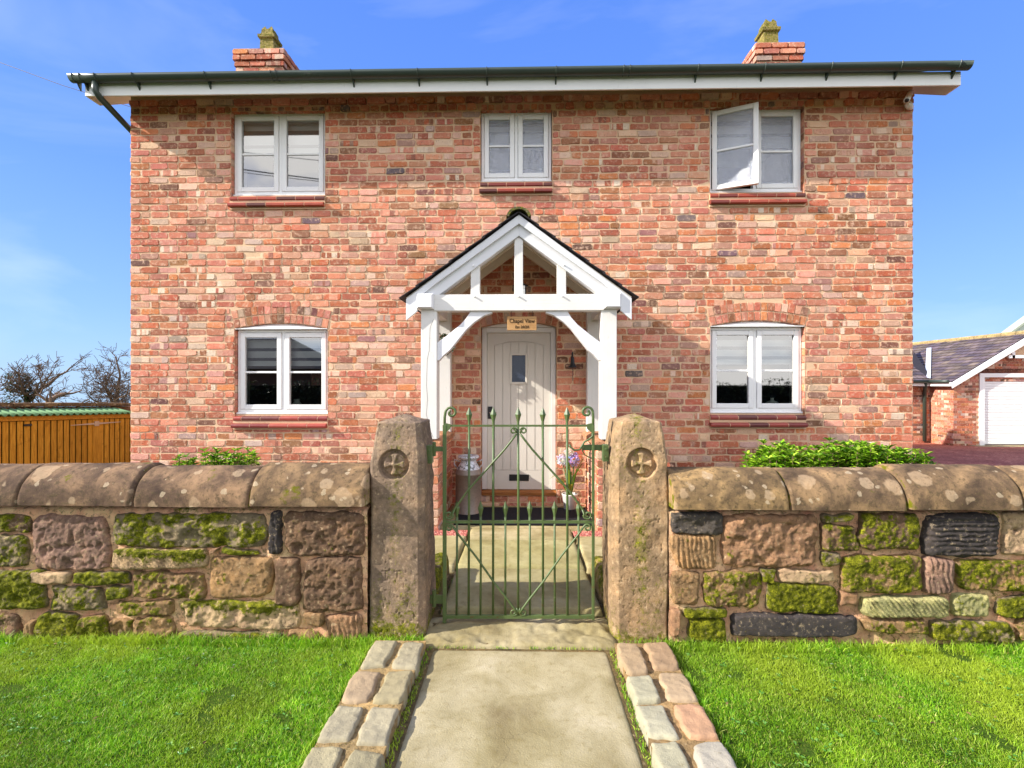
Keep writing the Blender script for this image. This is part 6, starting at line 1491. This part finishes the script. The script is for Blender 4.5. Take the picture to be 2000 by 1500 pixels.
for (p_, q_, n_) in ((rdg, rdg+Vector((0, 5.6, 0)), 12), (rb, rb+Vector((6.2, 0, 0)), 14)):
    for i in range(n_):
        a = p_+(q_-p_)*(i/n_); c_ = p_+(q_-p_)*((i+0.97)/n_); b = MB(); b.tube([a+Vector((0, 0, 0.0)), c_+Vector((0, 0, 0.0))], 0.085, 8, s2l(176, 156, 112)[:3]+(0.15,)); b.build('ridge_tile', M['stone'], gar)
for e_, s_ in ((e0, 1), (e1, -1)):
    b = MB(); d2 = (rdg-e_).normalized(); nv_ = Vector((0, 0, -0.17)); y_ = GYf-0.19
    b.prism([(e_.x, e_.z), (rdg.x, rdg.z), (rdg.x, rdg.z-0.2), (e_.x, e_.z-0.17)], y_, y_+0.03); b.build('barge_board', M['upvc'], gar)
b = MB(); zt3 = Z(1950, 700, GYf); b.box(gA-0.72, gA+0.72, GYf-0.16, GYf-0.12, zt3, zt3+0.09); b.box(gA-0.62, gA-0.54, GYf-0.16, GYf-0.12, zt3, grz-0.45); b.build('gable_tie', M['upvc'], gar)
b = MB(); b.box(gxL-6, gxL-ov, YB2-ov-0.03, YB2-ov, gez-0.14, gez-0.03); b.box(gxL-ov-0.02, gxL-ov, GYf-0.16, YB2-ov, gez-0.14, gez-0.03); b.build('fascia', M['upvc'], gar)
vx0 = P(1812, 742, YB2-ov-0.02); b = MB()
def onA(px, py):
    dx, dy, dz = ray(px, py); k_ = (rdg.z-e0.z)/(rdg.x-e0.x); t_ = (e0.z-k_*e0.x-CAMZ)/(dz-k_*dx); return (dx*t_-0.04, dy*t_, CAMZ+dz*t_+0.06)
b.add([onA(1809, 740), onA(1820, 742), onA(1821, 682), onA(1812, 683)], [(0, 1, 2, 3)]); b2_ = MB(); b2_.add([(vx0[0]-0.1, YB2-ov-0.02, gez+0.03), (vx0[0]+0.16, YB2-ov-0.02, gez+0.03), (vx0[0]+0.42+0.0, YB2+1.95, grz-0.12), (vx0[0]+0.12+0.05, YB2+1.95, grz-0.12)], [(0, 1, 2, 3)])
vo = b.build('valley_flashing', M['hinge'], gar)
m_ = mat_plain('white_lead_flashing', s2l(190, 196, 206), 0.5, 0.4); vo.data.materials.clear(); vo.data.materials.append(m_); s3 = vo.modifiers.new('t', 'SOLIDIFY'); s3.thickness = 0.02
gdx = X(1808, YB2-0.1); b = MB(); b.tube([(gdx-0.1, YB2-0.22, gez-0.02), (gdx-0.06, YB2-0.15, gez-0.2), (gdx, YB2-0.06, gez-0.36), (gdx, YB2-0.06, gz+0.05)], 0.05, 10); b.build('downpipe', M['gutter'], gar, True)
b = MB(); b.tube([(gxL-6, YB2-ov-0.08, gez+0.0), (gxL-ov, YB2-ov-0.08, gez+0.0)], 0.055, 8); b.tube([(gxL-ov-0.06, YB2-ov-0.08, gez), (gxL-ov-0.06, GYf-0.1, gez)], 0.05, 8); b.build('gutter', M['gutter'], gar, True)
# pale house gable further off
nb = thing('far_house', 'pale roof tip of a house beyond the garage', 'house', (50, 46, -0.5))
b = MB(); xa_, _, za_ = P(1979, 645, 46); ap = P(2060, 588, 46); b.prism([(xa_, -0.5), (ap[0]*2-xa_, -0.5), (ap[0]*2-xa_, za_), (ap[0], ap[2]), (xa_, za_)], 46, 46.6); b.build('wall', mat_plain('pale_render', s2l(200, 206, 196), 0.9, 0.1), nb)
b = MB(); b.prism([(xa_-0.3, za_-0.3), (ap[0], ap[2]), (ap[0]*2-xa_+0.3, za_-0.3), (ap[0]*2-xa_+0.3, za_-0.1), (ap[0], ap[2]+0.25), (xa_-0.3, za_-0.1)], 45.8, 46.8); b.build('roof', mat_plain('pale_tiles', s2l(170, 176, 160), 0.9, 0.1), nb)

# ------------------------------------------------------------------ trees (bare)
def tree(label, px, Yt, pyb, pyt, spread, seed, lean=0.0, levels=5, ivy=False, group='bare trees beyond the boundary wall', r0=0.22, n0=5, tname='bare_tree', stub=None):
    rng = random.Random(seed); zg_ = -0.5-0.055*(Yt-12); base = Vector((X(px, Yt), Yt, zg_)); H = Z(px, pyt, Yt)-zg_
    root = thing(tname, label, 'tree', tuple(base), group); tk = MB(); br = MB()
    def grow(p, d, L, r, lv):
        pts = [p]; q = p; dd = d.copy(); rs = [r]
        ns_ = 4 if lv < 2 else 3
        for i in range(ns_):
            dd = (dd+Vector((rng.gauss(0, 0.22), rng.gauss(0, 0.22), rng.gauss(0, 0.16)+0.03))).normalized(); q = q+dd*L/ns_; pts.append(q); rs.append(max(0.011, r*(1-0.42*(i+1)/ns_)))
        (tk if lv == 0 else br).tube(pts, rs, 8 if lv == 0 else (5 if lv < 3 else 3), cap=False)
        if lv >= levels: return
        for i in range(n0 if lv == 0 else (rng.randint(2, 4) if lv < 3 else rng.randint(2, 3))):
            t_ = rng.uniform(0.35, 1.0); k = min(ns_-1, int(t_*ns_)); pp_ = pts[k]+(pts[k+1]-pts[k])*(t_*ns_-k); a = rng.uniform(0, 6.283)
            s_ = Vector((math.cos(a), math.sin(a), 0)); nd = (dd*rng.uniform(0.3, 0.8)+s_*rng.uniform(0.6, 1.2)*spread+Vector((0, 0, rng.uniform(-0.05, 0.5)))).normalized()
            grow(pp_, nd, L*rng.uniform(0.5, 0.72), rs[k]*rng.uniform(0.40, 0.58), lv+1)
        grow(pts[-1], (dd+Vector((rng.gauss(0, 0.3), rng.gauss(0, 0.3), 0.1))).normalized(), L*0.68, rs[-1]*0.9, lv+1)
    grow(base, Vector((lean, 0, 1)), H*0.44, r0, 0)
    tk.build('trunk', M['bark'], root, True); stuff(br.build('branches', M['bark'], root, True))
    if ivy:
        lv_ = MB()
        for i in range(1300):
            z_ = rng.uniform(0, H*0.7); a = rng.uniform(0, 6.283); rr = r0*(1.0+rng.random()*2.0)*(1.1-0.6*z_/H); p = base+Vector((lean*z_+math.cos(a)*rr, math.sin(a)*rr, z_)); leaf_quad(lv_, p, Vector((math.cos(a), math.sin(a), rng.uniform(-0.8, 0.3))), Vector((0, 0, 1)), 0.10, 0.09, s2l(*rng.choice([(44, 70, 30), (60, 88, 36), (36, 56, 28)])))
        stuff(lv_.build('ivy', M['leaf'], root))
tree('bare tree with ivy clad trunk at the left edge above the boundary wall', 36, 24, 790, 674, 1.0, 28, 0.0, 5, True, r0=0.22)
tree('bare wide tree at the far left edge, half outside the picture', -34, 22, 790, 690, 1.1, 33, 0.1, 5, r0=0.18)
tree('short stumpy forked bare tree between the two taller bare trees', 141, 20, 790, 722, 1.0, 5, 0.0, 3, r0=0.34, n0=4)
tree('tall spreading bare tree close to the left corner of the house', 232, 26, 790, 684, 1.0, 44, -0.05, 5, r0=0.2)
tree('bare tree partly hidden behind the left corner of the house', 275, 24, 790, 692, 1.0, 57, -0.05, 5, r0=0.18)
# twiggy hedge far behind
th2_ = MB(); rng = random.Random(8)
for i in range(900):
    x_ = rng.uniform(-24.5, -19.5); y_ = rng.uniform(27, 30); h_ = rng.uniform(0.8, 1.6)*(0.6+0.4*math.sin(x_*1.3)); d_ = Vector((rng.gauss(0, 0.5), rng.gauss(0, 0.3), 1)).normalized()
    p = Vector((x_, y_, rng.uniform(-1.6, 0.2))); th2_.tube([p, p+d_*h_*0.6, p+d_*h_+Vector((rng.gauss(0, 0.2), 0, 0))], [0.018, 0.012, 0.005], 3, cap=False)
tag(th2_.build('thicket', M['bark'], None, origin=(-23, 28, 0)), 'low tangle of bare twigs beneath the bare trees', 'hedge')
# overhead cable
b = MB(); pts = [P(-400, -20, 10), P(0, 122, 10), P(120, 166, 10), P(200, 191, 10), P(262, 211, 10), P(330, 226, 10)]; b.tube(pts, 0.0065, 6); tag(b.build('overhead_cable', M['black'], None, origin=pts[1]), 'thin black overhead cable running down to the left gable', 'cable')

# ------------------------------------------------------------------ the other side of the road (seen in the window panes)
hd = thing('hedge', 'dark clipped hedge on the far side of the road, seen in the window panes', 'hedge', (0, -7, 0))
hc = MB(); hc.box(-26, 26, -7.9, -6.9, -0.05, 1.45, s2l(30, 38, 18)); hc.build('hedge_core', M['darkgap'], hd)
hl_ = MB(); rng = random.Random(4)
for i in range(9000):
    x_ = rng.uniform(-14, 14); z_ = rng.uniform(0.1, 1.62+0.12*math.sin(x_*2.1)); y_ = -6.85+rng.uniform(-0.15, 0.12)-(0.5 if z_ > 1.5 else 0)*rng.random()
    leaf_quad(hl_, Vector((x_, y_, z_)), Vector((rng.gauss(0, 1), rng.uniform(0, 1), rng.gauss(0, 0.8))), Vector((0, 0.3, 1)), 0.09, 0.06, s2l(*rng.choice([(48, 62, 26), (66, 82, 34), (38, 48, 22), (84, 78, 40)])))
stuff(hl_.build('leaves', M['leaf'], hd))
oh = thing('opposite_bungalow', 'bungalow across the road, seen only in the lower left window pane', 'house', (-19, -22, 0))
b = MB(); b.box(-25, -14.2, -28, -21, -0.05, 2.6); b.build('wall', mat_plain('far_brick', s2l(120, 78, 62), 0.9, 0.1), oh)
b = MB(); b.add([(-25.5, -20.4, 2.5), (-13.7, -20.4, 2.5), (-13.7, -28.6, 2.5), (-25.5, -28.6, 2.5), (-22, -24.5, 4.9), (-17.2, -24.5, 4.9)], [(0, 1, 5, 4), (1, 2, 5), (2, 3, 4, 5), (3, 0, 4), (0, 1, 2, 3)]); b.build('roof', M['slate'], oh)
CL = ['topmost', 'thickest', 'third', 'lowest']
for i, (za, dz) in enumerate(((10.3, -1.9), (9.9, -2.2), (9.8, -2.0), (9.2, -2.0))):
    b = MB(); pts = [(-16+18*k/12, -4.5-0.2*i, za+dz*k/12-0.35*math.sin(math.pi*k/12)) for k in range(13)]; b.tube(pts, 0.02 if i == 1 else 0.011, 6)
    tag(b.build('street_cable', M['black'], None, origin=pts[0]), CL[i]+' of the cables over the road reflected in the upper left window', 'cable', 'cables over the road')
print('objects', len(bpy.data.objects), 'tris', sum(len(m_.polygons) for m_ in bpy.data.meshes))
